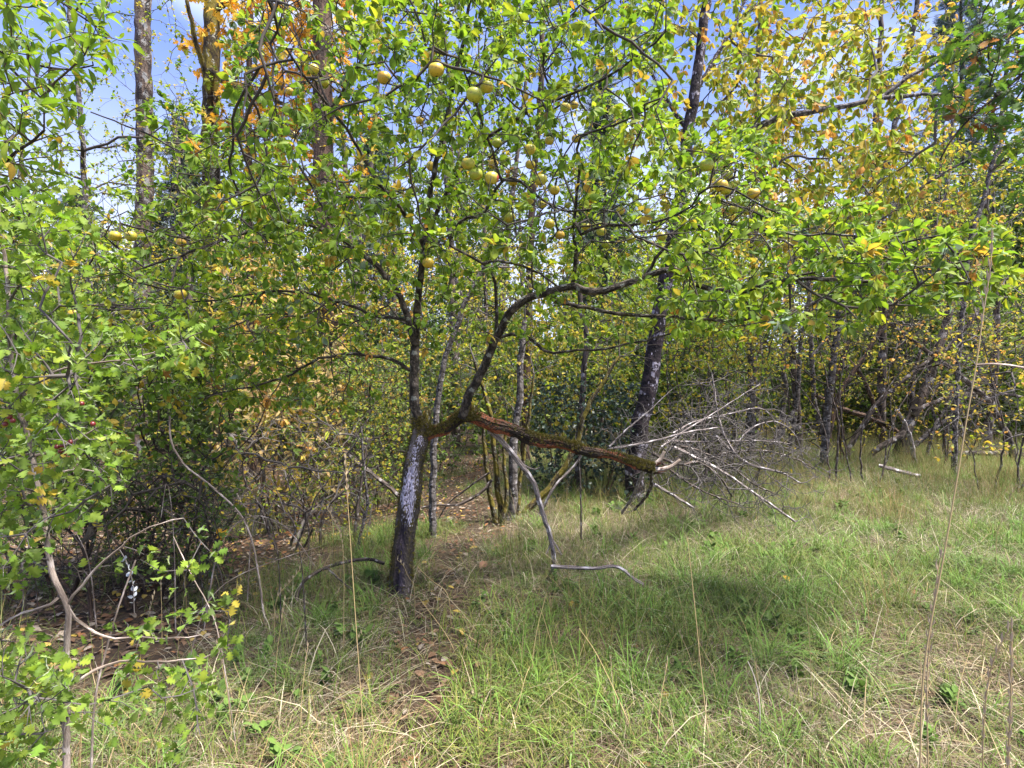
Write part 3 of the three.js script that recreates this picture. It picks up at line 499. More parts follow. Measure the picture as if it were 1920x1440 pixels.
plant('cherry_tree', 'dark wild cherry trunk with white patches, leaning behind the broken limb, yellow drooping leaves', 'tree', {
  bark: M.cherry, twigMat: M.twigGrey, twig: 0.0028,
  stems: [stem([[1190, 900], [1197, 840], [1203, 783], [1220, 713], [1227, 650], [1240, 570], [1262, 455], [1280, 330], [1293, 230], [1310, 110], [1325, 0], [1340, -160]], 7, 0.125, 0.045),
    stem([[1280, 345], [1330, 300], [1370, 270], [1413, 240], [1480, 217], [1563, 203], [1647, 185], [1697, 147], [1763, 110], [1850, 40]], 7, 0.055, 0.012, { d1: 6.2, join: true, root: false, part: 'limb', mat: M.alder }),
    stem([[1647, 185], [1730, 177], [1790, 180], [1850, 195]], 6.35, 0.028, 0.008, { d1: 6.2, join: true, root: false, part: 'limb', mat: M.alder }),
    stem([[1265, 450], [1320, 400], [1397, 343], [1447, 320], [1477, 293], [1520, 296], [1553, 297]], 6.9, 0.036, 0.01, { d1: 6.3, join: true, root: false, part: 'limb', mat: M.alder }),
    stem([[1300, 180], [1340, 110], [1380, 40], [1420, -60]], 7, 0.035, 0.01, { d1: 7.4, join: true, root: false, part: 'limb' }),
    stem([[1290, 250], [1240, 170], [1200, 90], [1180, -20]], 7, 0.03, 0.01, { d1: 7.6, join: true, root: false, part: 'limb' })],
  crown: [[blob(1140, 1480, -160, 460, 6.0, 9.2), 420], [blob(1330, 1760, -60, 500, 5.9, 8.4), 680]],
  leaves: [{ kind: 'cherry', pal: palette(YEL, 4, YGR, 4, LIME, 2.5, ORG, 0.6), prob: 0.95, per: 5, hang: 1.1, flat: 0.1, size: [0.8, 1.25], single: 300, mat: leafMat(0.5, 0.15) }],
});
plant('alder_tree', 'slim grey trunk with thin yellow and orange leaves against blue sky, right of the cherry', 'tree', {
  bark: M.alder, twigMat: M.twigGrey,
  stems: [stem([[1405, 850], [1410, 700], [1412, 500], [1416, 300], [1420, 180], [1424, 80], [1428, -160]], 11, 0.1, 0.04)],
  crown: [[blob(1330, 1540, -200, 350, 9.6, 12.6), 300], [blob(1300, 1560, 250, 480, 9.6, 12), 150]], grow: { max: 0.7 },
  leaves: [{ kind: 'cherry', pal: palette(YEL, 4, ORG, 1.6, YGR, 3, RST, 0.2), prob: 0.75, per: 4.4, hang: 0.7, flat: 0.2, mat: LEAFDRY }],
});
plant('leaning_tree', 'grey tree leaning right across the upper right, sparse pink-orange and green leaves', 'tree', {
  bark: M.alder, twigMat: M.twigGrey,
  stems: [stem([[1545, 850], [1560, 700], [1580, 560], [1613, 440], [1633, 390], [1660, 313], [1677, 240], [1697, 147], [1712, 60], [1730, -120]], 10, 0.065, 0.035),
    stem([[1613, 440], [1690, 380], [1760, 330], [1850, 280]], 10, 0.05, 0.012, { d1: 9, join: true, root: false, part: 'limb' }), stem([[1640, 380], [1590, 320], [1540, 280]], 10, 0.04, 0.012, { join: true, root: false, part: 'limb' })],
  crown: [[blob(1520, 1830, -160, 300, 8.8, 11.6), 330], [blob(1480, 1900, 230, 520, 8.4, 11), 420]], grow: { max: 0.6 },
  leaves: [{ kind: 'cherry', pal: palette(YEL, 3.5, ORG, 1.6, YGR, 4, GRN, 1.5), prob: 0.75, per: 4.4, hang: 0.7, flat: 0.2, size: [0.8, 1.25] }],
});
plant('birch_tree', 'thin tree with pale banded bark near the right edge, golden-green leaves', 'tree', {
  bark: M.alder, twigMat: M.twigGrey,
  stems: [stem([[1790, 840], [1800, 640], [1823, 433], [1840, 390], [1853, 340], [1877, 213], [1890, 80], [1900, -120]], 9, 0.045, 0.022, { part: 'trunk' })],
  crown: [[blob(1720, 2060, -200, 560, 7.8, 10.8), 480]], grow: { max: 0.55 },
  leaves: [{ kind: 'oval', pal: palette(YEL, 3, YGR, 3, GRN, 3, ORG, 1), prob: 0.6, per: 4, flat: 0.4, size: [0.9, 1.5] }],
});
plant('maple_tree', 'thick mossy brown trunk with big orange-yellow lobed leaves, upper left', 'tree', {
  bark: M.moss, twigMat: M.twigBrown, twig: 0.004,
  stems: [stem([[412, 880], [405, 760], [400, 600], [396, 400], [395, 250], [397, 80], [402, -220]], 10, 0.175, 0.12),
    stem([[396, 200], [380, 120], [366, 70], [350, 0]], 9.9, 0.06, 0.03, { d1: 9.2, join: true, root: false, part: 'limb' }), stem([[397, 130], [420, 150], [450, 165], [520, 190], [590, 240]], 9.9, 0.06, 0.02, { d1: 9, join: true, root: false, part: 'limb' }), stem([[397, 20], [470, -20], [560, -30], [660, 20]], 10, 0.06, 0.02, { d1: 9.4, join: true, root: false, part: 'limb' })],
  crown: [[blob(340, 640, -200, 330, 8.4, 11.4), 380], [blob(480, 720, -120, 420, 8.6, 10.6), 220]], grow: { max: 0.6 },
  leaves: [{ kind: 'maple', pal: palette([0.62, 0.3, 0.02], 3.5, [0.62, 0.42, 0.045], 4, [0.42, 0.17, 0.02], 0.8, YGR, 1.2), prob: 0.85, per: 3.2, hang: 0.6, flat: 0.25, size: [0.7, 1.1], single: 200, mat: LEAFDRY }],
});
plant('fir_tree', 'tall grey lichened conifer trunk against blue sky, upper left', 'tree', {
  bark: M.fir, twigMat: M.twigGrey, group: 'tall conifers', stems: [stem([[258, 860], [264, 600], [272, 350], [270, 200], [268, 80], [266, -320]], 13, 0.2, 0.15)],
  crown: [[blob(150, 380, -300, 430, 11.6, 14.4), 300], [blob(60, 420, 200, 620, 11, 14), 240]], grow: { max: 0.9, droop: 0.15 },
  leaves: [{ kind: 'oval', pal: palette(YGR, 3, YEL, 1.5, GRN, 1), prob: 0.7, per: 4.5, size: [0.9, 1.5] }],
});
plant('bare_tree', 'thin dark mossy trunk among orange leaves, just right of the mossy maple', 'tree', {
  bark: M.brown, stems: [stem([[474, 870], [470, 600], [466, 300], [468, 150], [470, -60]], 11, 0.08, 0.05)], crown: [[blob(400, 560, -100, 420, 10, 12), 140]], grow: { max: 0.7 },
  leaves: [{ kind: 'oval', pal: palette(YEL, 3, YGR, 2, ORG, 2), prob: 0.4, per: 3, size: [1, 1.6] }],
});
plant('tall_tree', 'straight brown trunk rising behind the yellow shrubs, left of the apple trunk', 'tree', {
  bark: M.brown, twigMat: M.twigBrown, stems: [stem([[642, 905], [634, 800], [629, 700], [624, 600], [615, 520], [611, 400], [607, 280], [604, 100], [602, -260]], 8.9, 0.19, 0.13)],
  crown: [[blob(480, 780, -300, 330, 7.8, 10.4), 240], [blob(560, 760, 330, 640, 7.8, 9.8), 90]], grow: { max: 0.6 },
  leaves: [{ kind: 'oval', pal: palette(YEL, 2, YGR, 2, GRN, 4), prob: 0.5, per: 3.4, size: [0.9, 1.5] }],
});
plant('tall_tree', 'tall loose yellow-green tree filling the sky behind the top of the apple crown', 'tree', {
  bark: M.brown, twigMat: M.twigDark, stems: [stem([[985, 850], [990, 600], [1000, 350], [1015, 150], [1020, -200]], 10.8, 0.09, 0.04)],
  crown: [[blob(840, 1230, -260, 480, 9.6, 12.4), 560], [blob(640, 980, -200, 420, 10, 12.4), 420]], grow: { max: 0.7 },
  leaves: [{ kind: 'oval', pal: palette(YGR, 4, LIME, 3, YEL, 3, GRN, 3), prob: 0.85, per: 5.5, size: [0.95, 1.5] }],
});
plant('slim_tree', 'slim tree with fine pale green leaves before the white gap of sky, far left', 'tree', {
  bark: M.alder, twigMat: M.twigDark, stems: [stem([[175, 850], [170, 600], [160, 380], [150, 200], [130, 20], [120, -150]], 9, 0.06, 0.025)],
  crown: [[blob(-80, 300, 120, 620, 7.8, 10.2), 420], [blob(250, 480, 100, 560, 8.4, 10.4), 300]], grow: { max: 0.55 },
  leaves: [{ kind: 'oval', pal: palette(YGR, 4, LIME, 3, YEL, 2, GRN, 3), prob: 0.85, per: 5, size: [0.9, 1.3] }],
});
plant('yellow_tree', 'golden-leaved tree closing the view behind the upper right branches', 'tree', {
  bark: M.deadDark, twigMat: M.twigDark, stems: [stem([[1650, 850], [1655, 600], [1640, 350], [1650, 100], [1660, -150]], 13, 0.1, 0.04), stem([[1500, 850], [1480, 600], [1440, 380], [1380, 200]], 12.5, 0.09, 0.03), stem([[1850, 850], [1870, 600], [1850, 380], [1900, 200]], 12.5, 0.08, 0.03)],
  crown: [[blob(1330, 1560, 20, 560, 11.4, 14), 380], [blob(1620, 2000, 60, 600, 11, 14), 520]], grow: { max: 0.8 },
  leaves: [{ kind: 'oval', pal: palette(YEL, 4, YGR, 5, ORG, 0.5, GRN, 2), prob: 0.75, per: 5, size: [1.1, 1.7] }],
});
// dark firs farther back, each a cone of drooping sprays
for (const [px, d, h, r, label] of [[345, 21, 11.5, 2.2, 'dark bluish fir behind the mossy maple'], [140, 24, 10, 2.2, 'dark fir low behind the white sky gap on the left'], [1800, 27, 24, 3.4, 'dark fir showing behind the upper right leaves'], [1130, 24, 15, 2.4, 'dark fir far behind the middle of the apple tree'], [700, 26, 14, 2.6, 'dark fir far behind the straight brown trunk'], [2010, 24, 22, 3, 'dark fir at the far right edge']]) {
  const b = onGround(px, d, -0.1);
  plant('fir_tree', label, 'tree', {
    bark: M.fir, twigMat: M.twigDark, group: 'tall conifers', stems: [{ world: [b, b.clone().add(V(0.1, h * 0.5, 0)), b.clone().add(V(0, h, 0))], r0: 0.2, r1: 0.03, every: 0.3 }],
    crown: [[(R) => { const t = Math.pow(R(), 0.8), a = R() * 6.28, q = r * (1 - t) * (0.4 + 0.6 * R()); return V(b.x + Math.cos(a) * q, b.y + 0.8 + t * (h - 0.8) - q * 0.25, b.z + Math.sin(a) * q); }, 430]], grow: { max: 1.4, seg: 0.35, droop: 0.12 },
    leaves: [{ kind: 'fir', pal: palette([0.03, 0.06, 0.03], 3, [0.045, 0.075, 0.045], 2), prob: 0.8, per: 2.6, hang: 0.5, flat: 0.35, size: [1.3, 2.3] }],
  });
}
plant('grey_alder', 'three slender grey-white banded stems standing together in the grass on the right', 'tree', {
  bark: M.alder, twigMat: M.twigGrey,
  stems: [stem([[1450, 860], [1463, 800], [1473, 727], [1467, 680], [1477, 610], [1490, 480], [1500, 330]], 12.2, 0.062, 0.025), stem([[1474, 862], [1487, 800], [1497, 733], [1500, 660], [1510, 600], [1530, 470], [1545, 330]], 12.2, 0.052, 0.025), stem([[1545, 850], [1537, 800], [1527, 750], [1522, 673], [1520, 593], [1512, 460], [1500, 350]], 12.2, 0.06, 0.03),
    stem([[1450, 835], [1480, 790], [1492, 768]], 12, 0.06, 0.05, { part: 'snag', attach: false }), stem([[1522, 670], [1545, 640], [1570, 620]], 12.2, 0.04, 0.015, { join: true, root: false, part: 'limb' })],
  crown: [[blob(1370, 1660, 180, 640, 10.6, 13.4), 420]], grow: { max: 0.7 },
  leaves: [{ kind: 'oval', pal: palette(YEL, 3, YGR, 4, ORG, 1.5, GRN, 2), prob: 0.6, per: 4, size: [1, 1.6] }],
});
plant('crossed_tree', 'dark leaning stems that cross in an X beyond the grass on the right', 'tree', {
  bark: M.brown, twigMat: M.twigDark,
  stems: [stem([[1548, 850], [1560, 783], [1577, 733], [1600, 700], [1633, 650], [1680, 560]], 12.6, 0.07, 0.04), stem([[1660, 830], [1632, 740], [1613, 700], [1587, 673], [1547, 633], [1520, 580]], 12.9, 0.06, 0.03), stem([[1530, 740], [1570, 763], [1613, 777], [1653, 793], [1690, 815]], 12, 0.05, 0.06, { root: false, part: 'bough' }), stem([[1545, 850], [1552, 740], [1575, 690], [1590, 640]], 13.4, 0.09, 0.05)],
  crown: [[blob(1500, 1720, 420, 740, 11.6, 14.5), 260]], grow: { max: 0.7 },
  leaves: [{ kind: 'oval', pal: palette(YEL, 4, YGR, 4), prob: 0.3, per: 3, size: [1, 1.5] }],
});
plant('old_hazel', 'spreading clump of dark lichened stems from one stump in the grass, far right', 'tree', {
  bark: M.deadDark, twigMat: M.twigGrey,
  stems: [stem([[1686, 850], [1700, 807], [1720, 763], [1740, 720], [1753, 673], [1767, 633], [1785, 560], [1800, 480]], 11.5, 0.12, 0.05), stem([[1705, 850], [1747, 807], [1780, 783], [1810, 740], [1840, 690]], 11.3, 0.055, 0.03, { mat: M.alder }), stem([[1623, 866], [1643, 843], [1673, 827], [1700, 812]], 11.2, 0.05, 0.07, { part: 'root' }), stem([[1700, 800], [1710, 767], [1713, 700], [1723, 673], [1740, 620]], 11.6, 0.06, 0.03, { join: true, root: false }), stem([[1758, 800], [1747, 767], [1750, 735], [1765, 715]], 11.3, 0.03, 0.02, { root: false, join: true, mat: M.alder, part: 'limb' }), stem([[1770, 860], [1772, 810], [1790, 760], [1800, 700]], 11.4, 0.035, 0.02, { mat: M.alder }), stem([[1738, 860], [1752, 800], [1770, 770], [1800, 690]], 11.2, 0.035, 0.02, { mat: M.alder }), stem([[1900, 850], [1862, 765], [1795, 700], [1720, 645], [1660, 600]], 10.6, 0.065, 0.03), stem([[1588, 856], [1640, 765], [1705, 705], [1790, 640], [1850, 560]], 10.8, 0.055, 0.03), stem([[1712, 770], [1790, 742], [1880, 738], [1990, 765]], 11.2, 0.045, 0.02, { root: false, join: true, part: 'limb' })],
  crown: [[blob(1660, 1960, 430, 760, 9.8, 13), 420]], grow: { max: 0.6 },
  leaves: [{ kind: 'oval', pal: palette(YEL, 4, YGR, 4, ORG, 0.6), prob: 0.34, per: 3, size: [0.9, 1.5] }],
});
plant('hazel_clump', 'cluster of thin mossy grey stems rising behind the fallen limb, left of its prop', 'tree', {
  bark: M.moss, twigMat: M.twigGrey,
  stems: [stem([[942, 985], [932, 900], [925, 830], [915, 760], [890, 680]], 6, 0.04, 0.02), stem([[930, 985], [915, 900], [908, 838], [903, 770]], 6.1, 0.035, 0.018), stem([[955, 985], [962, 920], [962, 850], [975, 740], [974, 690], [985, 600]], 6.2, 0.055, 0.03, { mat: M.alder }), stem([[968, 980], [975, 900], [990, 800], [1000, 700]], 6.3, 0.03, 0.015),
    stem([[940, 985], [950, 930], [945, 860], [950, 790]], 5.95, 0.03, 0.015)],
  crown: [[blob(820, 1060, 520, 800, 5.4, 7), 160]], grow: { max: 0.4 },
  leaves: [{ kind: 'oval', pal: palette(YEL, 3, YGR, 3, GRN, 3), prob: 0.45, per: 2.6 }],
});
plant('mossy_sapling', 'mossy stem leaning up to the right under the broken limb', 'tree', { bark: M.moss, twigMat: M.twigDark, stems: [stem([[982, 962], [1013, 933], [1047, 893], [1067, 858], [1082, 830], [1100, 765], [1133, 713], [1160, 670]], 6.4, 0.045, 0.02)], crown: [[blob(1080, 1240, 560, 740, 5.8, 7.2), 60]], leaves: [{ kind: 'oval', pal: palette(YGR, 3, YEL, 2), prob: 0.4, per: 2.4 }] });
plant('grey_sapling', 'lichened grey stem leaning right just behind the fork of the apple tree', 'tree', { bark: M.alder, twigMat: M.twigGrey, stems: [stem([[812, 900], [818, 780], [833, 677], [853, 623], [867, 577], [887, 540], [907, 500], [930, 430]], 5.6, 0.04, 0.022)], crown: [[blob(780, 1020, 360, 620, 5, 6.6), 130]], grow: { max: 0.4 }, leaves: [{ kind: 'oval', pal: palette(GRN, 3, YGR, 3, YEL, 2), prob: 0.5, per: 3 }] });
plant('dark_sapling', 'dark upright stem behind the middle of the broken limb', 'tree', { bark: M.deadDark, twigMat: M.twigDark, stems: [stem([[1085, 900], [1088, 787], [1095, 700], [1100, 633], [1090, 580], [1080, 480]], 8, 0.055, 0.03)], crown: [[blob(1000, 1200, 380, 640, 7.2, 9), 130]], leaves: [{ kind: 'oval', pal: palette(YGR, 4, YEL, 3, GRN, 2), prob: 0.5, per: 3.5, size: [1, 1.4] }] });

// shrubs: [name, label, base px, depth, box, twigs, leaf kind, palette, chance, leaves in a cluster, bark, options]
const shrubs = [
  ['yellow_shrub', 'shrub of pale yellow pointed leaves left of the brown trunk', 530, 6.6, [390, 650, 630, 930, 5.8, 7.4], 330, 'long', palette(PALE, 6, YEL, 2, ORG, 0.4, GRN, 1.5), 0.5, 2.8, M.twigBrown, { single: 120 }],
  ['green_shrub', 'dark green shrub with scattered yellow leaves under the left side of the apple tree', 320, 4.9, [190, 470, 560, 990, 4.2, 5.8], 420, 'oval', palette(GRN, 5, DGR, 3, YEL, 1.6), 0.6, 2.8, M.twigDark, { single: 120 }],
  ['green_shrub', 'green shrub filling the left edge behind the hawthorn', 110, 4.0, [-120, 260, 560, 1000, 3.3, 4.8], 420, 'oval', palette(GRN, 5, DGR, 2.5, YEL, 1), 0.6, 2.8, M.twigDark, {}],
  ['green_shrub', 'tall loose shrub at the left with white sky glinting through', 150, 7, [-160, 330, 340, 860, 5.8, 8.2], 480, 'oval', palette(GRN, 5, YGR, 3, YEL, 1.2), 0.5, 3.2, M.twigGrey, {}],
  ['yellow_shrub', 'tall yellow-green shrub between the mossy maple and the brown trunk', 500, 8, [370, 660, 400, 800, 7, 9], 380, 'long', palette(YEL, 4, PALE, 2, YGR, 3, ORG, 1.4), 0.65, 3.4, M.twigBrown, {}],
  ['snowberry', 'low shrub of tiny green leaves at the edge of the meadow on the left', 300, 4.1, [150, 450, 850, 1070, 3.7, 4.7], 260, 'small', palette(GRN, 4, DGR, 3, YEL, 0.7), 0.75, 3.4, M.twigDark, {}],
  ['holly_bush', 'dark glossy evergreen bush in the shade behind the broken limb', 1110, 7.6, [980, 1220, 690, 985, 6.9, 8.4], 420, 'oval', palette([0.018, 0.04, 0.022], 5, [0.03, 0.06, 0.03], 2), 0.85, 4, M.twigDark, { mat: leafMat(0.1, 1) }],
  ['yellow_shrub', 'loose yellow-green shrub deep behind the right stem of the apple tree', 1010, 9.4, [800, 1210, 420, 800, 8.2, 10.6], 480, 'oval', palette(YEL, 4, YGR, 5, GRN, 2), 0.6, 3.6, M.twigGrey, { size: [1, 1.5] }],
  ['yellow_shrub', 'orange-tinged shrub deep between the brown trunk and the apple fork', 720, 9.2, [620, 830, 400, 820, 8.2, 10.2], 360, 'oval', palette(YEL, 4, ORG, 2, YGR, 4, GRN, 2), 0.6, 3.6, M.twigGrey, { size: [1, 1.5] }],
  ['bare_thicket', 'grey leafless thicket behind the brush pile', 1370, 8.2, [1240, 1500, 560, 880, 7.4, 9.4], 950, 'oval', palette(YEL, 3, YGR, 1), 0.12, 2, M.twigDark, {}],
  ['bare_thicket', 'tangle of grey twigs with a few orange leaves at the right edge', 1880, 7.6, [1740, 2050, 520, 860, 6.8, 8.8], 950, 'oval', palette(YEL, 3, ORG, 1, YGR, 2), 0.14, 2.4, M.twigGrey, {}],
  ['yellow_shrub', 'bright yellow-green shrub glowing beyond the crossed stems', 1690, 15, [1530, 1900, 540, 815, 13.5, 17], 420, 'oval', palette(YEL, 4, YGR, 5, GRN, 4), 0.6, 5, M.twigGrey, { size: [1.1, 1.8], max: 0.9 }],
  ['green_shrub', 'yellow-green shrub behind the lower right bough of the apple tree', 1330, 9, [1180, 1500, 400, 700, 8, 10.2], 420, 'oval', palette(YGR, 5, LIME, 3, YEL, 3), 0.6, 3.6, M.twigGrey, { size: [1, 1.4] }],
  ['bare_thicket', 'grey twiggy shrub with yellow leaves above the right end of the apple bough', 1600, 8.4, [1400, 1830, 330, 690, 7.4, 9.6], 800, 'oval', palette(YEL, 3, YGR, 3, ORG, 1), 0.28, 2.4, M.twigGrey, {}],
  ['bare_thicket', 'dark tangle of bare crooked twigs among the crossed stems on the right', 1580, 10.5, [1440, 1720, 540, 850, 9.4, 12], 800, 'oval', palette(YEL, 3, YGR, 2), 0.12, 2.4, M.twigDark, {}],
  ['bare_thicket', 'dark twig tangle around the far right stump', 1780, 10.2, [1660, 1900, 560, 850, 9.2, 11.4], 700, 'oval', palette(YEL, 3, ORG, 1), 0.12, 2.4, M.twigDark, {}],
  ['bare_thicket', 'thicket of thin dark stems low in the shade left of the apple trunk', 560, 5.4, [380, 730, 760, 1010, 4.8, 6.4], 800, 'small', palette(GRN, 3, YGR, 3, YEL, 4), 0.22, 2.4, M.twigGrey, {}],
  ['bare_thicket', 'dark briar tangle under the green shrubs at the lower left', 240, 3.7, [20, 470, 860, 1110, 3.3, 4.4], 800, 'small', palette(GRN, 4, DGR, 3, YEL, 0.6), 0.16, 2.4, M.twigDark, {}],
  ['green_shrub', 'fine-leaved thicket of small yellow-green leaves behind the apple trunk on the left', 640, 6.9, [520, 780, 620, 960, 6.2, 7.8], 620, 'small', palette(GRN, 4, YGR, 4, YEL, 2), 0.5, 3.4, M.twigDark, { size: [1, 1.4] }],
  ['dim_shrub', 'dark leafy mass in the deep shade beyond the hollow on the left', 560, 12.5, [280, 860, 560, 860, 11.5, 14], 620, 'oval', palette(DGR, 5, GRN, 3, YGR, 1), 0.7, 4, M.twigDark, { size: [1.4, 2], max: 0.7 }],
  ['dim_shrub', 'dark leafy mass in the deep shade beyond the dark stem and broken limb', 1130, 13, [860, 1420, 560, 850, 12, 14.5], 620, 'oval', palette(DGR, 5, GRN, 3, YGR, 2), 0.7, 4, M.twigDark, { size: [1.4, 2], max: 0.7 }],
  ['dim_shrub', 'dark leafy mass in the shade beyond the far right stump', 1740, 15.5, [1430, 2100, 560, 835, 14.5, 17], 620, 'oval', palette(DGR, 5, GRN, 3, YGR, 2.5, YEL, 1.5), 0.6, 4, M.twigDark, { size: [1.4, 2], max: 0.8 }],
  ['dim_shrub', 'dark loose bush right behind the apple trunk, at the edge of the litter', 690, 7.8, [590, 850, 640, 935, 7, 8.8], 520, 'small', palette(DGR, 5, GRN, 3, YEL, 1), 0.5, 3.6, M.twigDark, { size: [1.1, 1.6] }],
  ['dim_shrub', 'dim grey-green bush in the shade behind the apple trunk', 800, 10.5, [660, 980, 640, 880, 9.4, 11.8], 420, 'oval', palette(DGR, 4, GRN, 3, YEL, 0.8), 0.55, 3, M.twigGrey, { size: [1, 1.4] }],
  ['green_shrub', 'loose leafy bush filling the gap above the brush pile', 1290, 11.5, [1150, 1460, 500, 850, 10.4, 12.8], 380, 'oval', palette(YGR, 4, YEL, 3, GRN, 3), 0.5, 3.6, M.twigGrey, { size: [1.1, 1.6] }],
];
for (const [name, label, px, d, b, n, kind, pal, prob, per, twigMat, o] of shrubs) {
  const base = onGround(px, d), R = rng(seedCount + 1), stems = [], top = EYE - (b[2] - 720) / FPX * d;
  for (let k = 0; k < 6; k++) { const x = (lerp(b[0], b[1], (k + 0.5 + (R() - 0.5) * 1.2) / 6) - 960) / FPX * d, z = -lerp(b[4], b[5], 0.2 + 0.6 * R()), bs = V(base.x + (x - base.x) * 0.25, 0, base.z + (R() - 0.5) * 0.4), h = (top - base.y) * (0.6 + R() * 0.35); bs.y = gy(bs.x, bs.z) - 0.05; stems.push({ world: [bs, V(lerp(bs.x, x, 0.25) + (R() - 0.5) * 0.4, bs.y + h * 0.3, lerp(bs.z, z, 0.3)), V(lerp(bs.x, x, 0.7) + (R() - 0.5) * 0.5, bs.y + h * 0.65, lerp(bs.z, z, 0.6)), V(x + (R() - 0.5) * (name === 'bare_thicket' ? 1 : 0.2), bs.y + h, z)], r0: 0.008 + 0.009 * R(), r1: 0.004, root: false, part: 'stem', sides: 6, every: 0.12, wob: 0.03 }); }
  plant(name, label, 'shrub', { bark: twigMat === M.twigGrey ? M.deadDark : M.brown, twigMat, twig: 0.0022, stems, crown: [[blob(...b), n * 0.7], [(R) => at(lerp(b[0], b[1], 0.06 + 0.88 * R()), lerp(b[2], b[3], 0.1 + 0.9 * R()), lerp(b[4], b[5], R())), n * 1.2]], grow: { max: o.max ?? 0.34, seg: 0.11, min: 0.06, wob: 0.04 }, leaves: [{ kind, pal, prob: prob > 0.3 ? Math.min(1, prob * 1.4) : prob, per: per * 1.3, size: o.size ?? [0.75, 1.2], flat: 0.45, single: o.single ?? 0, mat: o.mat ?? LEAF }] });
}

// near branches: oak at the upper right, pinnate leaves at the upper left, hawthorn on the left
{
  const b = onGround(2250, 3.1);
  plant('oak_tree', 'dark green oak branch with lobed leaves hanging into the upper right corner', 'tree', {
    bark: M.brown, twigMat: M.twigDark, twig: 0.002,
    stems: [{ world: [b, at(2240, 500, 3.1), at(2210, 60, 3.2), at(2190, -300, 3.3)], r0: 0.09, r1: 0.05 }, stem([[2215, 120], [2080, 60], [1960, 110], [1880, 170], [1800, 240], [1760, 300]], 3.2, 0.02, 0.004, { join: true, root: false, part: 'limb' }), stem([[2200, -60], [2060, -60], [1900, 60], [1830, 100], [1780, 120]], 3.2, 0.018, 0.004, { join: true, root: false, part: 'limb' }), stem([[2225, 300], [2100, 260], [1980, 250], [1900, 290], [1860, 320]], 3.1, 0.015, 0.004, { join: true, root: false, part: 'limb' })],
    crown: [[blob(1740, 2000, 40, 270, 2.8, 3.6), 170], [blob(1780, 2050, -140, 150, 2.8, 3.8), 130], [blob(1840, 1960, 200, 350, 2.9, 3.3), 26]], grow: { max: 0.2, seg: 0.06, min: 0.04, wob: 0.015 },
    leaves: [{ kind: 'oak', pal: palette([0.06, 0.13, 0.015], 4, [0.09, 0.18, 0.02], 3, LIME, 0.8, ORG, 0.3, [0.24, 0.1, 0.03], 0.25), prob: 0.75, per: 3.4, flat: 0.6, size: [0.6, 0.95], maxR: 0.004, single: 200 }],
  });
}
plant('ash_tree', 'leafy branches of narrow bright green leaflets filling the upper left corner', 'tree', {
  bark: M.brown, twigMat: M.twigBrown, twig: 0.0018,
  stems: [{ world: [onGround(-330, 2.3), at(-320, 700, 2.3), at(-280, 300, 2.4), at(-240, -200, 2.5)], r0: 0.06, r1: 0.03 }, stem([[-290, 420], [-100, 360], [0, 313], [43, 277], [83, 247]], 2.35, 0.014, 0.004, { d1: 2.1, join: true, root: false, part: 'limb' }), stem([[-270, 200], [-100, 60], [17, 123], [53, 163], [77, 183]], 2.4, 0.014, 0.003, { d1: 2.2, join: true, root: false, part: 'limb' }), stem([[-260, 60], [-80, 60], [33, 110], [90, 128], [140, 132], [175, 122]], 2.4, 0.012, 0.003, { join: true, root: false, part: 'limb' }), stem([[-270, 100], [-60, -40], [60, -30], [150, 30], [210, 70]], 2.4, 0.012, 0.003, { join: true, root: false, part: 'limb' }), stem([[-290, 480], [-120, 470], [0, 430], [60, 420]], 2.3, 0.012, 0.003, { d1: 2.1, join: true, root: false, part: 'limb' })],
  crown: [[blob(-120, 150, 60, 420, 1.9, 2.7), 150], [blob(-60, 250, -120, 190, 2.0, 2.7), 110], [blob(-100, 130, 330, 560, 1.8, 2.4), 90]], grow: { max: 0.2, seg: 0.05, min: 0.04, wob: 0.012 },
  leaves: [{ kind: 'long', pal: palette([0.15, 0.25, 0.016], 4, LIME, 3, GRN, 2, YEL, 0.5), prob: 0.8, per: 3.6, flat: 0.65, size: [0.45, 0.75], maxR: 0.004, single: 250 }],
});
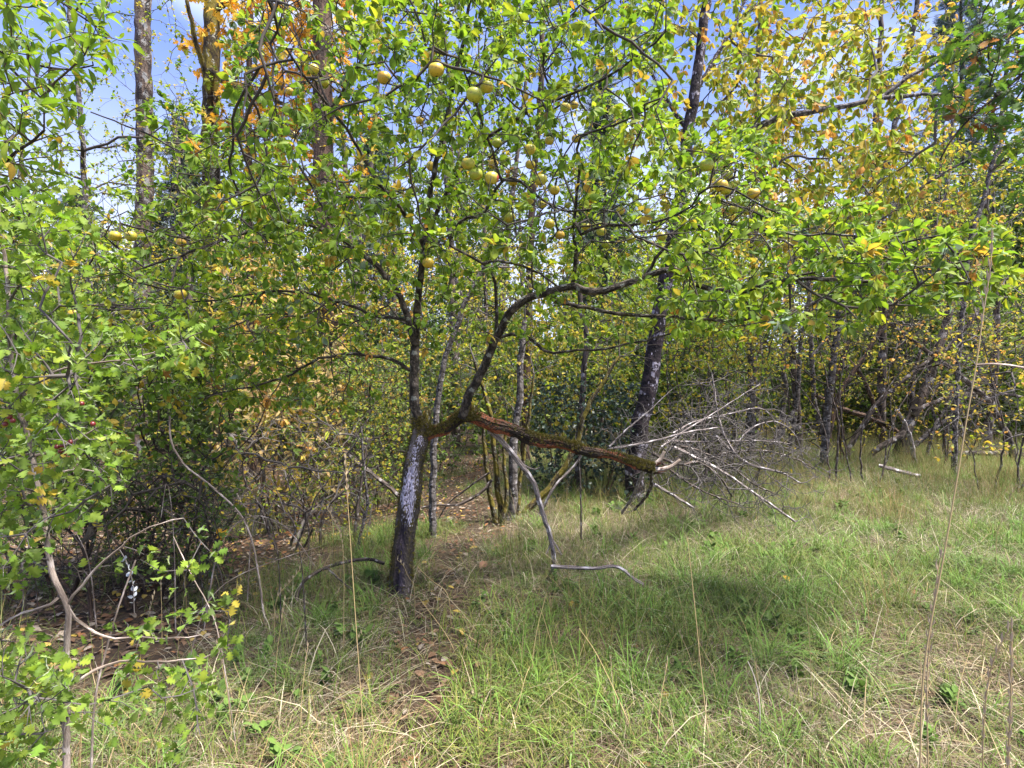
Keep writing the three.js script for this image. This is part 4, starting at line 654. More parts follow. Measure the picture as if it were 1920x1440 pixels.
const haw = plant('hawthorn', 'young hawthorn with thin grey stem, lobed bright green leaves and red berries, left edge', 'shrub', {
  bark: M.cane, twigMat: M.twigGrey, twig: 0.0012, rough: 0.15,
  stems: [stem([[125, 1440], [125, 1360], [127, 1313], [123, 1230], [127, 1180], [127, 1133], [110, 1103], [97, 1063], [80, 957], [67, 883], [57, 833], [37, 773], [27, 713], [20, 667], [17, 583], [8, 480], [-5, 380], [-20, 250]], 1.5, 0.0105, 0.004, { sides: 10, every: 0.03, wob: 0.004, part: 'stem' }),
    stem([[127, 1133], [160, 1087], [200, 1047], [260, 1000], [300, 983], [345, 972]], 1.5, 0.0042, 0.0015, { d1: 1.55, join: true, root: false, part: 'branch', every: 0.03, wob: 0.006 }), stem([[130, 1143], [157, 1173], [200, 1193], [267, 1195], [330, 1196], [375, 1190]], 1.5, 0.0042, 0.0015, { d1: 1.6, join: true, root: false, part: 'branch', every: 0.03, wob: 0.006 }), stem([[125, 1290], [167, 1263], [217, 1243], [317, 1240], [400, 1227], [463, 1183]], 1.45, 0.004, 0.0014, { d1: 1.6, join: true, root: false, part: 'branch', every: 0.03, wob: 0.006 }), stem([[110, 1120], [93, 1133], [40, 1150], [0, 1173], [-60, 1200]], 1.5, 0.004, 0.0015, { d1: 1.4, join: true, root: false, part: 'branch', every: 0.03, wob: 0.006 }),
    stem([[33, 750], [70, 720], [120, 690], [190, 680], [250, 672], [320, 650], [380, 620]], 1.5, 0.004, 0.0012, { d1: 1.55, join: true, root: false, part: 'branch', every: 0.03, wob: 0.006 }), stem([[62, 855], [100, 842], [150, 822], [200, 790]], 1.5, 0.004, 0.0015, { join: true, root: false, part: 'branch', every: 0.03, wob: 0.006 }), stem([[70, 900], [130, 880], [190, 885], [230, 900]], 1.5, 0.003, 0.0015, { join: true, root: false, part: 'branch', every: 0.03, wob: 0.006 }), stem([[60, 850], [20, 860], [-40, 870]], 1.5, 0.004, 0.002, { join: true, root: false, part: 'branch', every: 0.03, wob: 0.006 })],
  crown: [[blob(-90, 210, 530, 800, 1.25, 1.8), 210], [blob(-90, 240, 700, 1000, 1.25, 1.75), 210], [blob(120, 400, 590, 720, 1.4, 1.7), 60], [blob(-80, 170, 330, 620, 1.25, 1.8), 140], [blob(-100, 180, 1180, 1440, 1.15, 1.6), 110], [blob(130, 480, 960, 1330, 1.4, 1.7), 26], [blob(-80, 120, 960, 1120, 1.2, 1.6), 50], [blob(180, 440, 1240, 1420, 1.3, 1.6), 20]], grow: { max: 0.12, seg: 0.035, min: 0.022, wob: 0.008 },
  leaves: [{ kind: 'haw', pal: palette([0.17, 0.28, 0.02], 4, [0.24, 0.35, 0.03], 3, GRN, 2, YEL, 0.4), prob: 0.72, per: 4.6, flat: 0.28, size: [0.34, 0.72], maxR: 0.003, single: 300 }],
});
{ // berries in small bunches and the silver sprig behind them
  const g = new THREE.SphereGeometry(1, 12, 9); { const p = g.attributes.position; for (let k = 0; k < p.count; k++) if (p.getY(k) < -0.85) p.setY(k, -0.7); g.computeVertexNormals(); }
  const mat = new THREE.MeshPhysicalMaterial({ color: new THREE.Color().setRGB(0.15, 0.01, 0.014), roughness: 0.4, clearcoat: 0.4, clearcoatRoughness: 0.3 });
  for (const [x, y] of [[18, 782], [10, 795], [24, 789], [174, 795], [153, 757], [107, 838], [117, 835], [132, 829], [125, 850], [128, 860], [114, 846]]) { const b = part('berry', g, mat, haw); b.scale.setScalar(0.0062); b.position.copy(at(x, y, 1.36)).sub(haw.position); }
  const t = thing('silver_sprig', 'dead sprig of small silvery-white leaves in the shade on the lower left', 'plant'), base = at(252, 1150, 1.9), tip = at(224, 1030, 1.9), c = curve([base, at(248, 1090, 1.9), at(238, 1055, 1.9), tip], 0.02);
  part('stem', new MB().tube(c, c.map(() => 0.0016), 5).geo(), M.twigGrey, t);
  const silver = leafMat(0.2, 0.1); silver.color.setRGB(0.4, 0.43, 0.48);
  const R = rng(4); c.forEach((p, k) => { if (k < 2) return; for (const s of [-1, 1]) { if (R() < 0.3) continue; const m = part('leaf', G.oval[k % 2], silver, t); m.position.copy(p); m.scale.setScalar(0.26 + R() * 0.2); m.rotation.set(R() * 1.6 - 0.6, R() * 2.4 - 1.2, s * (0.4 + R() * 1.1)); } });
  setBase(t, base);
}

// ------------------------------------------------------------------ dead wood
function dead(name, label, category, pts, d0, d1, r0, r1, mat, o = {}) {
  const t = thing(name, label, category, o.group), sk = new Skel(seedCount += 5), R = rng(seedCount);
  const w = pxs(pts, d0, d1); if (o.rootEnd !== undefined) { const k = o.rootEnd ? w.length - 1 : 0; w[k].y = gy(w[k].x, w[k].z) - 0.02; }
  sk.addLimb(w, r0, r1, { join: false, sides: r0 > 0.02 ? 9 : 6, part: o.part ?? 'branch', every: 0.05, wob: r0 * 0.35 });
  for (const [q, e0, e1, a, b] of o.forks ?? []) sk.addLimb(pxs(q, e0, e1), a, b, { join: true, sides: 6, part: 'side_branch', every: 0.05, wob: a * 0.4 });
  if (o.twigs) { const pick = () => { const p = w[Math.floor(R() * w.length)], q = w[Math.min(w.length - 1, Math.floor(R() * w.length))]; return p.clone().lerp(q, R()).add(V((R() - 0.5) * o.spread, (R() - 0.55) * 0.6 * o.spread, (R() - 0.5) * o.spread)); }; sk.grow(() => { const p = pick(); p.y = Math.max(p.y, gy(p.x, p.z) + 0.03); return p; }, o.twigs, { max: 0.28, min: 0.05, seg: 0.07, wob: 0.03 }); }
  sk.radii(o.twigR ?? 0.0019, 2.3); sk.limbs(mat, t, { rough: 0.2 }); sk.twigs(o.twigMat ?? M.twigGrey, t, { sides: 4, name: 'twigs' });
  return setBase(t, o.rootEnd ? w[w.length - 1].clone() : w[0].clone());
}
dead('fallen_branch', 'long bare grey branch hanging from the broken limb down to the grass', 'dead branch', [[918, 806], [945, 832], [975, 870], [1000, 905], [1018, 965], [1036, 1020], [1040, 1058]], 4.18, 4.6, 0.022, 0.018, M.dead, { rootEnd: true, forks: [[[[1036, 1012], [1046, 1028], [1053, 1040]], 4.55, 4.5, 0.009, 0.004], [[[1034, 1014], [1030, 1026], [1024, 1038]], 4.55, 4.5, 0.009, 0.004], [[[975, 868], [1000, 880], [1012, 876]], 4.35, 4.4, 0.008, 0.003]] });
dead('fallen_branch', 'bent grey branch lying on the grass, its far end turned down', 'dead branch', [[1034, 1062], [1070, 1064], [1105, 1066], [1150, 1062], [1165, 1066], [1182, 1080], [1206, 1096]], 4.05, 3.85, 0.014, 0.01, M.dead, { forks: [[[[1040, 1062], [1036, 1080], [1036, 1092]], 4.45, 4.45, 0.008, 0.006]] });
dead('fallen_branch', 'brown arched branch curving over the grass left of the trunk', 'dead branch', [[556, 1150], [558, 1112], [572, 1088], [600, 1070], [640, 1056], [690, 1048], [720, 1056]], 3.75, 4.3, 0.012, 0.014, M.deadDark, { rootEnd: false, forks: [[[[615, 1066], [640, 1090], [660, 1105]], 3.9, 3.8, 0.007, 0.004]] });
dead('fallen_log', 'dark mossy rotten log at the edge of the shade on the left', 'log', [[395, 1160], [440, 1138], [493, 1113], [530, 1090]], 3.7, 4.4, 0.035, 0.03, M.moss, { rootEnd: false });
dead('dead_stem', 'pale crooked stem with white patches, just left of the apple trunk', 'dead branch', [[668, 1050], [675, 1010], [682, 975], [689, 944], [684, 892], [680, 850], [677, 800]], 5.2, 5.3, 0.017, 0.01, M.alder, { rootEnd: false });
dead('dead_stem', 'dark pole slanting down to the right behind the apple trunk', 'dead branch', [[640, 840], [661, 860], [702, 892], [745, 928], [790, 970]], 6.4, 5.8, 0.02, 0.026, M.deadDark, { rootEnd: true });
dead('dead_stem', 'thin dark pole leaning behind the pale crooked stem', 'dead branch', [[664, 990], [672, 940], [680, 890], [688, 820]], 5.6, 5.7, 0.02, 0.014, M.deadDark, { rootEnd: false });
dead('fallen_branch', 'dark curved branch sagging right of the apple trunk, over leaf litter', 'dead branch', [[922, 900], [908, 918], [890, 931], [859, 946], [817, 946], [790, 952]], 5.9, 5.9, 0.02, 0.012, M.deadDark, {});
dead('fallen_branch', 'thin straight dark branch above the sagging one', 'dead branch', [[918, 886], [890, 905], [869, 921], [840, 945], [815, 968]], 5.95, 6.2, 0.013, 0.008, M.deadDark, { rootEnd: true });
dead('dead_stem', 'pale pole crossing in front of the mossy leaning stem', 'dead branch', [[1005, 948], [1040, 913], [1080, 870], [1092, 850]], 6.2, 6.1, 0.017, 0.014, M.dead, { rootEnd: false });
dead('dead_stem', 'thin upright twiggy stem in front of the dark bush', 'dead branch', [[1090, 1015], [1089, 930], [1086, 860]], 5.2, 5.3, 0.01, 0.006, M.deadDark, { rootEnd: false });
// the brush pile right of the broken limb
const BR = 'dead branches of the brush pile';
const brush = [
  ['longest grey branch of the brush pile, slanting to the ground on the right', [[1262, 838], [1280, 847], [1347, 880], [1403, 917], [1447, 947], [1490, 978]], 5.2, 5.6, 0.02, 0.012, M.dead, 50, 0.5],
  ['branch of the brush pile beside and above the longest one, hung with dark lichen', [[1265, 832], [1313, 847], [1363, 870], [1413, 907], [1450, 925]], 5.5, 5.9, 0.016, 0.008, M.deadDark, 60, 0.5],
  ['lumpy grey branch of the brush pile running right to a pale frayed end', [[1340, 818], [1373, 847], [1403, 870], [1467, 887], [1500, 905]], 5.8, 6.2, 0.022, 0.009, M.dead, 60, 0.6],
  ['upright crooked branch of the brush pile', [[1378, 852], [1360, 820], [1347, 783], [1340, 733], [1335, 700]], 5.8, 6.0, 0.014, 0.005, M.dead, 46, 0.5],
  ['arching thin branch over the top of the brush pile', [[1262, 812], [1300, 792], [1363, 777], [1430, 767], [1457, 803], [1462, 850]], 5.5, 6.2, 0.011, 0.004, M.dead, 60, 0.55],
  ['long thin branch rising right across the brush pile', [[1240, 838], [1280, 810], [1330, 780], [1380, 748], [1425, 720]], 5.3, 6.0, 0.011, 0.004, M.dead, 60, 0.5],
  ['pale horizontal branch in the middle of the brush pile', [[1250, 826], [1280, 828], [1347, 828], [1425, 826], [1480, 832]], 5.7, 6.0, 0.012, 0.005, M.dead, 46, 0.45],
  ['whitish branch pointing from the broken limb up to the right', [[1140, 842], [1190, 834], [1240, 823], [1290, 810], [1345, 802]], 4.5, 5.2, 0.012, 0.007, M.dead, 26, 0.4],
  ['pale thin branch rising steeply from the broken limb', [[1142, 838], [1173, 807], [1217, 770], [1260, 730]], 4.5, 5.0, 0.009, 0.004, M.dead, 20, 0.35],
  ['grey prop under the end of the broken limb, leaning left', [[1206, 880], [1187, 930], [1166, 962]], 4.6, 5.4, 0.014, 0.012, M.dead, 6, 0.3],
  ['dark prop under the end of the broken limb, bent at the middle', [[1221, 882], [1218, 920], [1190, 956]], 4.6, 5.3, 0.017, 0.013, M.deadDark, 6, 0.3],
  ['pale straight pole slanting down to the right from under the limb end', [[1226, 908], [1260, 928], [1300, 952]], 4.9, 5.2, 0.017, 0.013, M.dead, 6, 0.3],
  ['dark low branch at the foot of the brush pile', [[1240, 868], [1290, 905], [1340, 930], [1385, 945]], 5.4, 5.6, 0.014, 0.007, M.deadDark, 50, 0.5],
  ['dark forked branch at the back of the brush pile', [[1262, 872], [1285, 840], [1310, 800], [1330, 770]], 6.2, 6.5, 0.018, 0.008, M.deadDark, 60, 0.6],
  ['dark crooked branch low in the brush pile, nearest the broken limb', [[1222, 850], [1270, 870], [1310, 868], [1350, 895], [1372, 930]], 5.0, 5.3, 0.018, 0.008, M.deadDark, 60, 0.5],
  ['dark branch rising steeply out of the middle of the brush pile', [[1320, 900], [1330, 850], [1318, 800], [1340, 750], [1332, 715]], 5.7, 6.2, 0.016, 0.006, M.deadDark, 50, 0.5],
  ['dark branch sweeping right along the back of the brush pile', [[1290, 870], [1360, 850], [1430, 845], [1490, 860], [1530, 880]], 6.3, 6.6, 0.017, 0.007, M.deadDark, 60, 0.6],
  ['thin grey branch bowing over the right half of the brush pile', [[1370, 860], [1400, 810], [1450, 790], [1490, 815], [1505, 860]], 6.0, 6.3, 0.012, 0.005, M.dead, 50, 0.5],
];
for (const [label, pts, d0, d1, r0, r1, mat, tw, sp] of brush) dead('brush_branch', label, 'dead branch', pts, d0, d1, r0, r1, mat, { group: BR, twigs: Math.round(tw * 4), spread: sp * 1.3 });
dead('dead_stem', 'broken whitish snag standing by the stump on the far right', 'dead branch', [[1680, 768], [1694, 790], [1707, 822], [1716, 850]], 10.2, 10.2, 0.03, 0.045, M.dead, { rootEnd: true });
dead('fallen_branch', 'short pale log lying in the grass before the far right stems', 'log', [[1648, 873], [1680, 882], [1725, 893]], 8.9, 8.6, 0.03, 0.03, M.dead, {});
dead('fallen_log', 'dark log lying along the wood edge at the far right', 'log', [[1776, 850], [1850, 850], [1990, 858]], 11.4, 11, 0.05, 0.05, M.deadDark, {});
dead('bare_twig', 'grey bare twig pointing in from the right edge', 'dead branch', [[1828, 684], [1850, 682], [1880, 683], [1940, 694], [2060, 720], [2240, 800], [2380, 980], [2430, 1400]], 2.0, 1.9, 0.004, 0.009, M.cane, { rootEnd: true });
dead('bare_cane', 'pale arching cane before the dark shrubs on the left', 'dead branch', [[318, 780], [322, 830], [345, 870], [400, 915], [460, 980], [500, 1050]], 3.3, 3.5, 0.005, 0.006, M.cane, { rootEnd: true });
dead('bare_cane', 'thin grey cane arching right beside the pale cane', 'dead branch', [[380, 1120], [420, 1010], [470, 968], [530, 985], [590, 1060]], 3.4, 3.7, 0.005, 0.003, M.cane, { rootEnd: false });
dead('bare_cane', 'straight straw-coloured cane crossing low on the left', 'dead branch', [[325, 1006], [360, 1080], [400, 1157], [447, 1290]], 2.4, 2.3, 0.0022, 0.0022, M.cane, { rootEnd: true });
dead('bare_cane', 'long cane slanting up to the right over the leaf litter', 'dead branch', [[345, 1186], [390, 1130], [433, 1087], [540, 1043], [600, 1025]], 2.9, 3.3, 0.003, 0.002, M.cane, { rootEnd: false });
dead('bare_cane', 'purplish leafless cane beside the hawthorn', 'dead branch', [[165, 1400], [180, 1300], [195, 1235], [225, 1130], [255, 1050]], 1.75, 1.85, 0.004, 0.0025, M.cane, { rootEnd: false });
const ORD = ['first', 'second', 'third', 'fourth', 'fifth', 'sixth', 'seventh', 'eighth', 'ninth', 'tenth', 'eleventh', 'twelfth'];
{ // dark briar canes in the shade of the lower left
  const R = rng(88);
  for (let k = 0; k < 12; k++) { const x = 20 + k * 48 + R() * 30, d = 2.9 + R() * 1.2, y0 = 1190 - 40 * (d - 2.9), h = 120 + R() * 160, lean = (R() - 0.5) * 260; dead('briar_cane', `thin leafless briar cane arching in the shade, ${ORD[k]} of twelve from the left edge`, 'dead branch', [[x, y0], [x + lean * 0.2, y0 - h * 0.7], [x + lean * 0.6, y0 - h], [x + lean, y0 - h * 0.75]], d, d + (R() - 0.5) * 0.8, 0.004, 0.0016, k % 3 ? M.deadDark : M.cane, { rootEnd: false, group: 'briar canes in the shade', twigs: 5, spread: 0.3 }); }
}

// ------------------------------------------------------------------ far woodland behind everything
{
  const R = rng(61), spots = [], o = new THREE.Object3D(), c = new THREE.Color(), pal = palette(DGR, 6, GRN, 4, YGR, 2, YEL, 1, [0.05, 0.06, 0.035], 3), crowns = [];
  for (let k = 0; k < 150; k++) { const d = 15 + Math.pow(R(), 0.8) * 30, px = -500 + R() * 2900, gapL = Math.exp(-(((px - 150) / 130) ** 2)), gapR = Math.exp(-(((px - 1560) / 90) ** 2)), h = (4 + R() * 6.5) * (1 - 0.5 * gapL) * (1 - 0.2 * gapR) * (d / 30 + 0.35); crowns.push([(px - 960) / FPX * d, -d, h, 1.3 + R() * 1.6, pick(pal, R)]); }
  for (let k = 0; k < 110; k++) { const d = 13.5 + R() * 9, px = -300 + R() * 2500; crowns.push([(px - 960) / FPX * d, -d, 1.6 + R() * 2.4, 1 + R(), pick(pal, R)]); }
  for (const [x, z, h, r, col] of crowns) for (let k = 0, n = 20 + h * r * 6; k < n; k++) {
    const a = R() * 6.28, t = R(), q = r * Math.sqrt(R()) * (0.5 + 0.5 * Math.sin(Math.PI * Math.min(1, t * 0.8 + 0.15)));
    o.position.set(x + Math.cos(a) * q, gy(x, z) + 0.15 + t * h, z + Math.sin(a) * q); o.rotation.set(R() * 6, R() * 6, R() * 6); o.scale.setScalar(0.8 + R() * 0.5); o.updateMatrix();
    const cl = R() < 0.7 ? col : pick(pal, R), j = 0.7 + R() * 0.5; spots.push([o.matrix.clone(), cl.slice(0, 3).map((v) => v * j)]);
  }
  const wood = new THREE.Group(); wood.name = 'far_woodland'; wood.userData = { kind: 'stuff' }; scene.add(wood);
  G.clump.forEach((g, v) => { const l = spots.filter((_, k) => k % 2 === v), im = new THREE.InstancedMesh(g, LEAF, l.length); im.name = 'far_foliage'; im.userData.kind = 'stuff'; l.forEach(([m, cc], k) => { im.setMatrixAt(k, m); im.setColorAt(k, c.setRGB(...cc)); }); wood.add(im); });
  const tr = new MB(); for (let k = 0; k < 90; k++) { const d = 13 + R() * 22, x = (-300 + R() * 2500 - 960) / FPX * d, h = 4 + R() * 8, y = gy(x, -d) - 0.2, l = (R() - 0.5) * 1.6, r = 0.05 + R() * 0.1; tr.tube([V(x, y, -d), V(x + l * 0.3, y + h * 0.5, -d), V(x + l, y + h, -d)], [r, r * 0.75, r * 0.4], 6); }
  part('far_trunks', tr.geo(), M.deadDark, wood, 'stuff');
}

// ------------------------------------------------------------------ grass, herbs, litter
function tuftGeo(seed, n, fn) {
  const m = new MB(), R = rng(seed);
  for (let k = 0; k < n; k++) {
    const b = fn(R), S = 3, a = b.az, x0 = (R() - 0.5) * b.spread, z0 = (R() - 0.5) * b.spread, s0 = m.p.length / 3; let px = x0, py = 0, pz = z0, el = b.el;
    for (let s = 0; s <= S; s++) {
      const w = b.w * (s === S ? 0.08 : 1 - 0.55 * s / S) / 2, sx = -Math.sin(a), sz = Math.cos(a), sh = b.c * (0.92 + 0.16 * s / S);
      for (const q of [-1, 1]) { m.p.push(px + sx * w * q, py, pz + sz * w * q); m.n.push(0, 1, 0); m.c.push(...(b.col ?? [1, 1, 1]).map((v) => v * sh)); }
      px += Math.cos(a) * Math.cos(el) * b.l / S; pz += Math.sin(a) * Math.cos(el) * b.l / S; py = Math.max(py + Math.sin(el) * b.l / S, s ? 0.004 : 0); el -= b.bend / S; 
    }
    for (let s = 0; s < S; s++) { const i = s0 + s * 2; m.i.push(i, i + 1, i + 2, i + 1, i + 3, i + 2); }
  }
  return m.geo(true);
}
const jit = (c, R, a = 0.4) => { const j = 1 - a / 2 + R() * a; return [c[0] * j, c[1] * j, c[2] * j]; };
const clumpy = (x, d, s, f) => fbm(x * f + s, d * f + s * 3, 0, 0, 3);
const KINDS = {                                                 // one blade of each kind
  green: (R) => ({ az: R() * 6.28, el: 0.5 + R() * 1, bend: 0.5 + R() * 1.9, l: 0.06 + R() * 0.13, w: 0.0026 + R() * 0.0022, c: 1, col: jit(R() < 0.2 ? [0.24, 0.25, 0.06] : mix3([0.06, 0.1, 0.018], [0.16, 0.235, 0.03], R()), R) }),
  dry: (R) => ({ az: R() * 6.28, el: 0.05 + R() * 0.7, bend: 0.5 + R() * 1.5, l: 0.08 + R() * 0.2, w: 0.0015 + R() * 0.0019, c: 1, col: jit(R() < 0.5 ? [0.23, 0.175, 0.1] : R() < 0.6 ? [0.12, 0.08, 0.05] : [0.4, 0.34, 0.24], R) }),
  tall: (R) => ({ az: R() * 6.28, el: 1.0 + R() * 0.5, bend: 0.2 + R() * 1.1, l: 0.2 + R() * 0.28, w: 0.002 + R() * 0.0018, c: 1, col: jit(R() < 0.45 ? [0.32, 0.22, 0.1] : [0.17, 0.2, 0.05], R) }),
  straw: (R) => ({ az: R() * 6.28, el: 0.1 + R() * 0.6, bend: 0.2 + R() * 1.1, l: 0.15 + R() * 0.25, w: 0.0026 + R() * 0.0026, c: 1, col: jit(R() < 0.6 ? [0.5, 0.43, 0.3] : [0.4, 0.3, 0.16], R) }),
  broad: (R) => ({ az: R() * 6.28, el: 0.7 + R() * 0.7, bend: 0.9 + R() * 1.4, l: 0.14 + R() * 0.16, w: 0.005 + R() * 0.003, c: 1, col: jit([0.14, 0.25, 0.04], R) }),
};
function patchGeo(seed, mix, r = 0.34) {                        // mix: [kind, tufts, blades in a tuft, spread of a tuft]
  const list = [], R = rng(seed);
  for (const [kind, n, blades, spread] of mix) for (let k = 0; k < n; k++) {
    const g = tuftGeo(seed * 97 + k * 13 + blades, blades, (Q) => ({ ...KINDS[kind](Q), spread })), a = R() * 6.28, q = r * Math.sqrt(R());
    g.scale(1, 0.8 + R() * 0.4, 1); g.translate(Math.cos(a) * q, 0, Math.sin(a) * q); list.push(g);
  }
  return mergeGeometries(list);
}
const PATCH = {
  mixed: [1, 2, 3, 4].map((s) => patchGeo(s, [['green', 56, 8, 0.06], ['dry', 58, 8, 0.13], ['broad', 2, 7, 0.05], ['straw', 7, 3, 0.2]])),
  dry: [5, 6, 7].map((s) => patchGeo(s, [['green', 34, 8, 0.06], ['dry', 72, 8, 0.15], ['straw', 11, 3, 0.2]])),
  lush: [8, 9, 10].map((s) => patchGeo(s, [['green', 78, 9, 0.07], ['dry', 30, 7, 0.14], ['broad', 5, 8, 0.05], ['straw', 3, 3, 0.2]])),
  sparse: [11, 12, 13].map((s) => patchGeo(s, [['green', 8, 6, 0.06], ['dry', 20, 6, 0.18]])),
  tall: [14, 15, 16].map((s) => patchGeo(s, [['green', 30, 8, 0.08], ['dry', 40, 8, 0.16], ['tall', 16, 6, 0.1]])),
};
{
  const R = rng(70), lists = new Map(), o = new THREE.Object3D(), c = new THREE.Color(); let placed = 0;
  for (let d = 1.0; d < 15.5; d += 0.34) for (let x = -(0.98 * d + 0.8); x < 0.98 * d + 0.8; x += 0.38) {
    const X = x + (R() - 0.5) * 0.3, D = d + (R() - 0.5) * 0.3, w = woodSide(X, D), p = worn(X, D), f = clumpy(X, D, 3, 0.9);
    let kind = f > 0.57 ? 'lush' : f < 0.47 ? 'dry' : 'mixed';
    const tallish = step(5.4, 7.5, D) * step(0.4, 1.2, X - 0.02 * D) * 0.4 + 0.06 + 0.55 * step(-0.9, -1.7, X) * step(4.4, 3.2, D);
    if (R() < tallish) kind = 'tall';
    if (p > 0.42 || (w > 0.5 && R() < 0.75)) kind = 'sparse';
    if ((p > 0.62 || w > 0.5) && R() < 0.78) continue;
    if (kind !== 'sparse' && clumpy(X, D, 41, 1.9) < 0.36 && R() < 0.75) kind = 'sparse';
    const gs = PATCH[kind], g = gs[Math.floor(R() * gs.length)]; if (!lists.has(g)) lists.set(g, []);
    const e = 0.12, nx = (gy(X - e, -D) - gy(X + e, -D)) / (2 * e), nz = (gy(X, -D - e) - gy(X, -D + e)) / (2 * e);
    o.position.set(X, gy(X, -D) - 0.004, -D); o.quaternion.setFromUnitVectors(UP, V(nx, 1, nz).normalize()); o.rotateY(R() * 6.28); const s = 0.9 + R() * 0.3; o.scale.set(s, s * (0.55 + 0.75 * clumpy(X, D, 17, 2.2) + 0.25 * R()), s); o.updateMatrix();
    lists.get(g).push([o.matrix.clone(), 0.85 + R() * 0.3, 0.9 + clumpy(X, D, 9, 0.7) * 0.2]); placed++;
  }
  const g = new THREE.Group(), grassGroup = g; g.name = 'meadow_grass'; g.userData = { kind: 'stuff' }; scene.add(g);
  for (const [geo, l] of lists) { const im = new THREE.InstancedMesh(geo, BLADE, l.length); im.name = 'grass_blades'; im.userData.kind = 'stuff'; im.castShadow = im.receiveShadow = true; l.forEach(([m, a, b], k) => { im.setMatrixAt(k, m); im.setColorAt(k, c.setRGB(a * b, a, a * (2 - b))); }); g.add(im); }
  // tussocks and broad-leaved weeds that stand out of the sward
  const tuss = [31, 32, 33].map((s) => mergeGeometries([tuftGeo(s, 46, (Q) => ({ ...KINDS.broad(Q), l: 0.12 + Q() * 0.2, w: 0.0028 + Q() * 0.003, spread: 0.1 })), tuftGeo(s + 9, 16, (Q) => ({ ...KINDS.dry(Q), l: 0.12 + Q() * 0.18, spread: 0.14 }))]));
  const weed = [41, 42].map((s) => { const Q = rng(s), l = []; for (let k = 0; k < 11; k++) { const e = G.oval[k % 2].clone(), a = Q() * 6.28; o.position.set(Math.cos(a) * 0.02, 0.02 + Q() * 0.06, Math.sin(a) * 0.02); o.rotation.set(-0.5 - Q() * 0.8, a, 0, 'YXZ'); o.scale.setScalar(0.5 + Q() * 0.6); o.updateMatrix(); e.applyMatrix4(o.matrix); e.deleteAttribute('uv'); l.push(e); } o.rotation.order = 'XYZ'; return mergeGeometries(l); });
  for (const [name, gs, count, lo, hi] of [['tussocks', tuss, 260, 0.7, 1.25], ['weeds', weed, 300, 0.7, 1.5]]) gs.forEach((g, v) => {
    const l = []; for (let k = 0; l.length < count / gs.length && k < 9000; k++) { const d = 1.7 + Math.pow(R(), 0.8) * 8.5, x = (R() * 2 - 1) * (0.95 * d + 0.4); if (woodSide(x, d) > 0.4 || worn(x, d) > 0.5 || clumpy(x, d, 51 + v, 1.3) < 0.5) continue; o.position.set(x, gy(x, -d) - 0.005, -d); o.rotation.set((R() - 0.5) * 0.3, R() * 6.28, (R() - 0.5) * 0.3); o.scale.setScalar(lerp(lo, hi, R())); o.updateMatrix(); l.push(o.matrix.clone()); }
    const im = new THREE.InstancedMesh(g, BLADE, l.length); im.name = name; im.userData.kind = 'stuff'; l.forEach((m, k) => { const j = 0.7 + R() * 0.5; im.setMatrixAt(k, m); im.setColorAt(k, name === 'weeds' ? c.setRGB(0.1 * j, 0.17 * j, 0.03 * j) : c.setRGB(j, j, j)); }); grassGroup.add(im);
  });
  console.log('grass patches', placed);
}
{ // fallen leaves: brown and orange in the hollow, on the path, and thinly over the meadow
  const R = rng(75), lists = [[], []], c = new THREE.Color(), o = new THREE.Object3D(); let got = 0;
  const pal = palette([0.14, 0.075, 0.04], 5, [0.24, 0.14, 0.08], 3, [0.3, 0.13, 0.05], 1.2, [0.45, 0.32, 0.06], 1, [0.34, 0.28, 0.22], 2);
  while (got < 15000) { const d = 1.6 + Math.pow(R(), 0.8) * 11, x = (R() * 2 - 1) * (0.98 * d + 0.5); if (R() > Math.max(0.035, woodSide(x, d) * 0.9, worn(x, d) * 0.8)) continue; o.position.set(x, gy(x, -d) + 0.006 + R() * 0.014, -d); o.rotation.set(-Math.PI / 2 + (R() - 0.5) * 0.9, (R() - 0.5) * 0.9, R() * 6.28); o.scale.setScalar(0.4 + R() * 0.5); o.updateMatrix(); lists[got % 2].push([o.matrix.clone(), jit(pick(pal, R), R)]); got++; }
  const g = new THREE.Group(); g.name = 'leaf_litter'; g.userData = { kind: 'stuff' }; scene.add(g);
  lists.forEach((l, i) => { const im = new THREE.InstancedMesh(i ? G.cherry[1] : G.apple[1], LEAFDRY, l.length); im.name = 'fallen_leaves'; im.userData.kind = 'stuff'; l.forEach(([m, cc], j) => { im.setMatrixAt(j, m); im.setColorAt(j, c.setRGB(...cc)); }); g.add(im); });
}
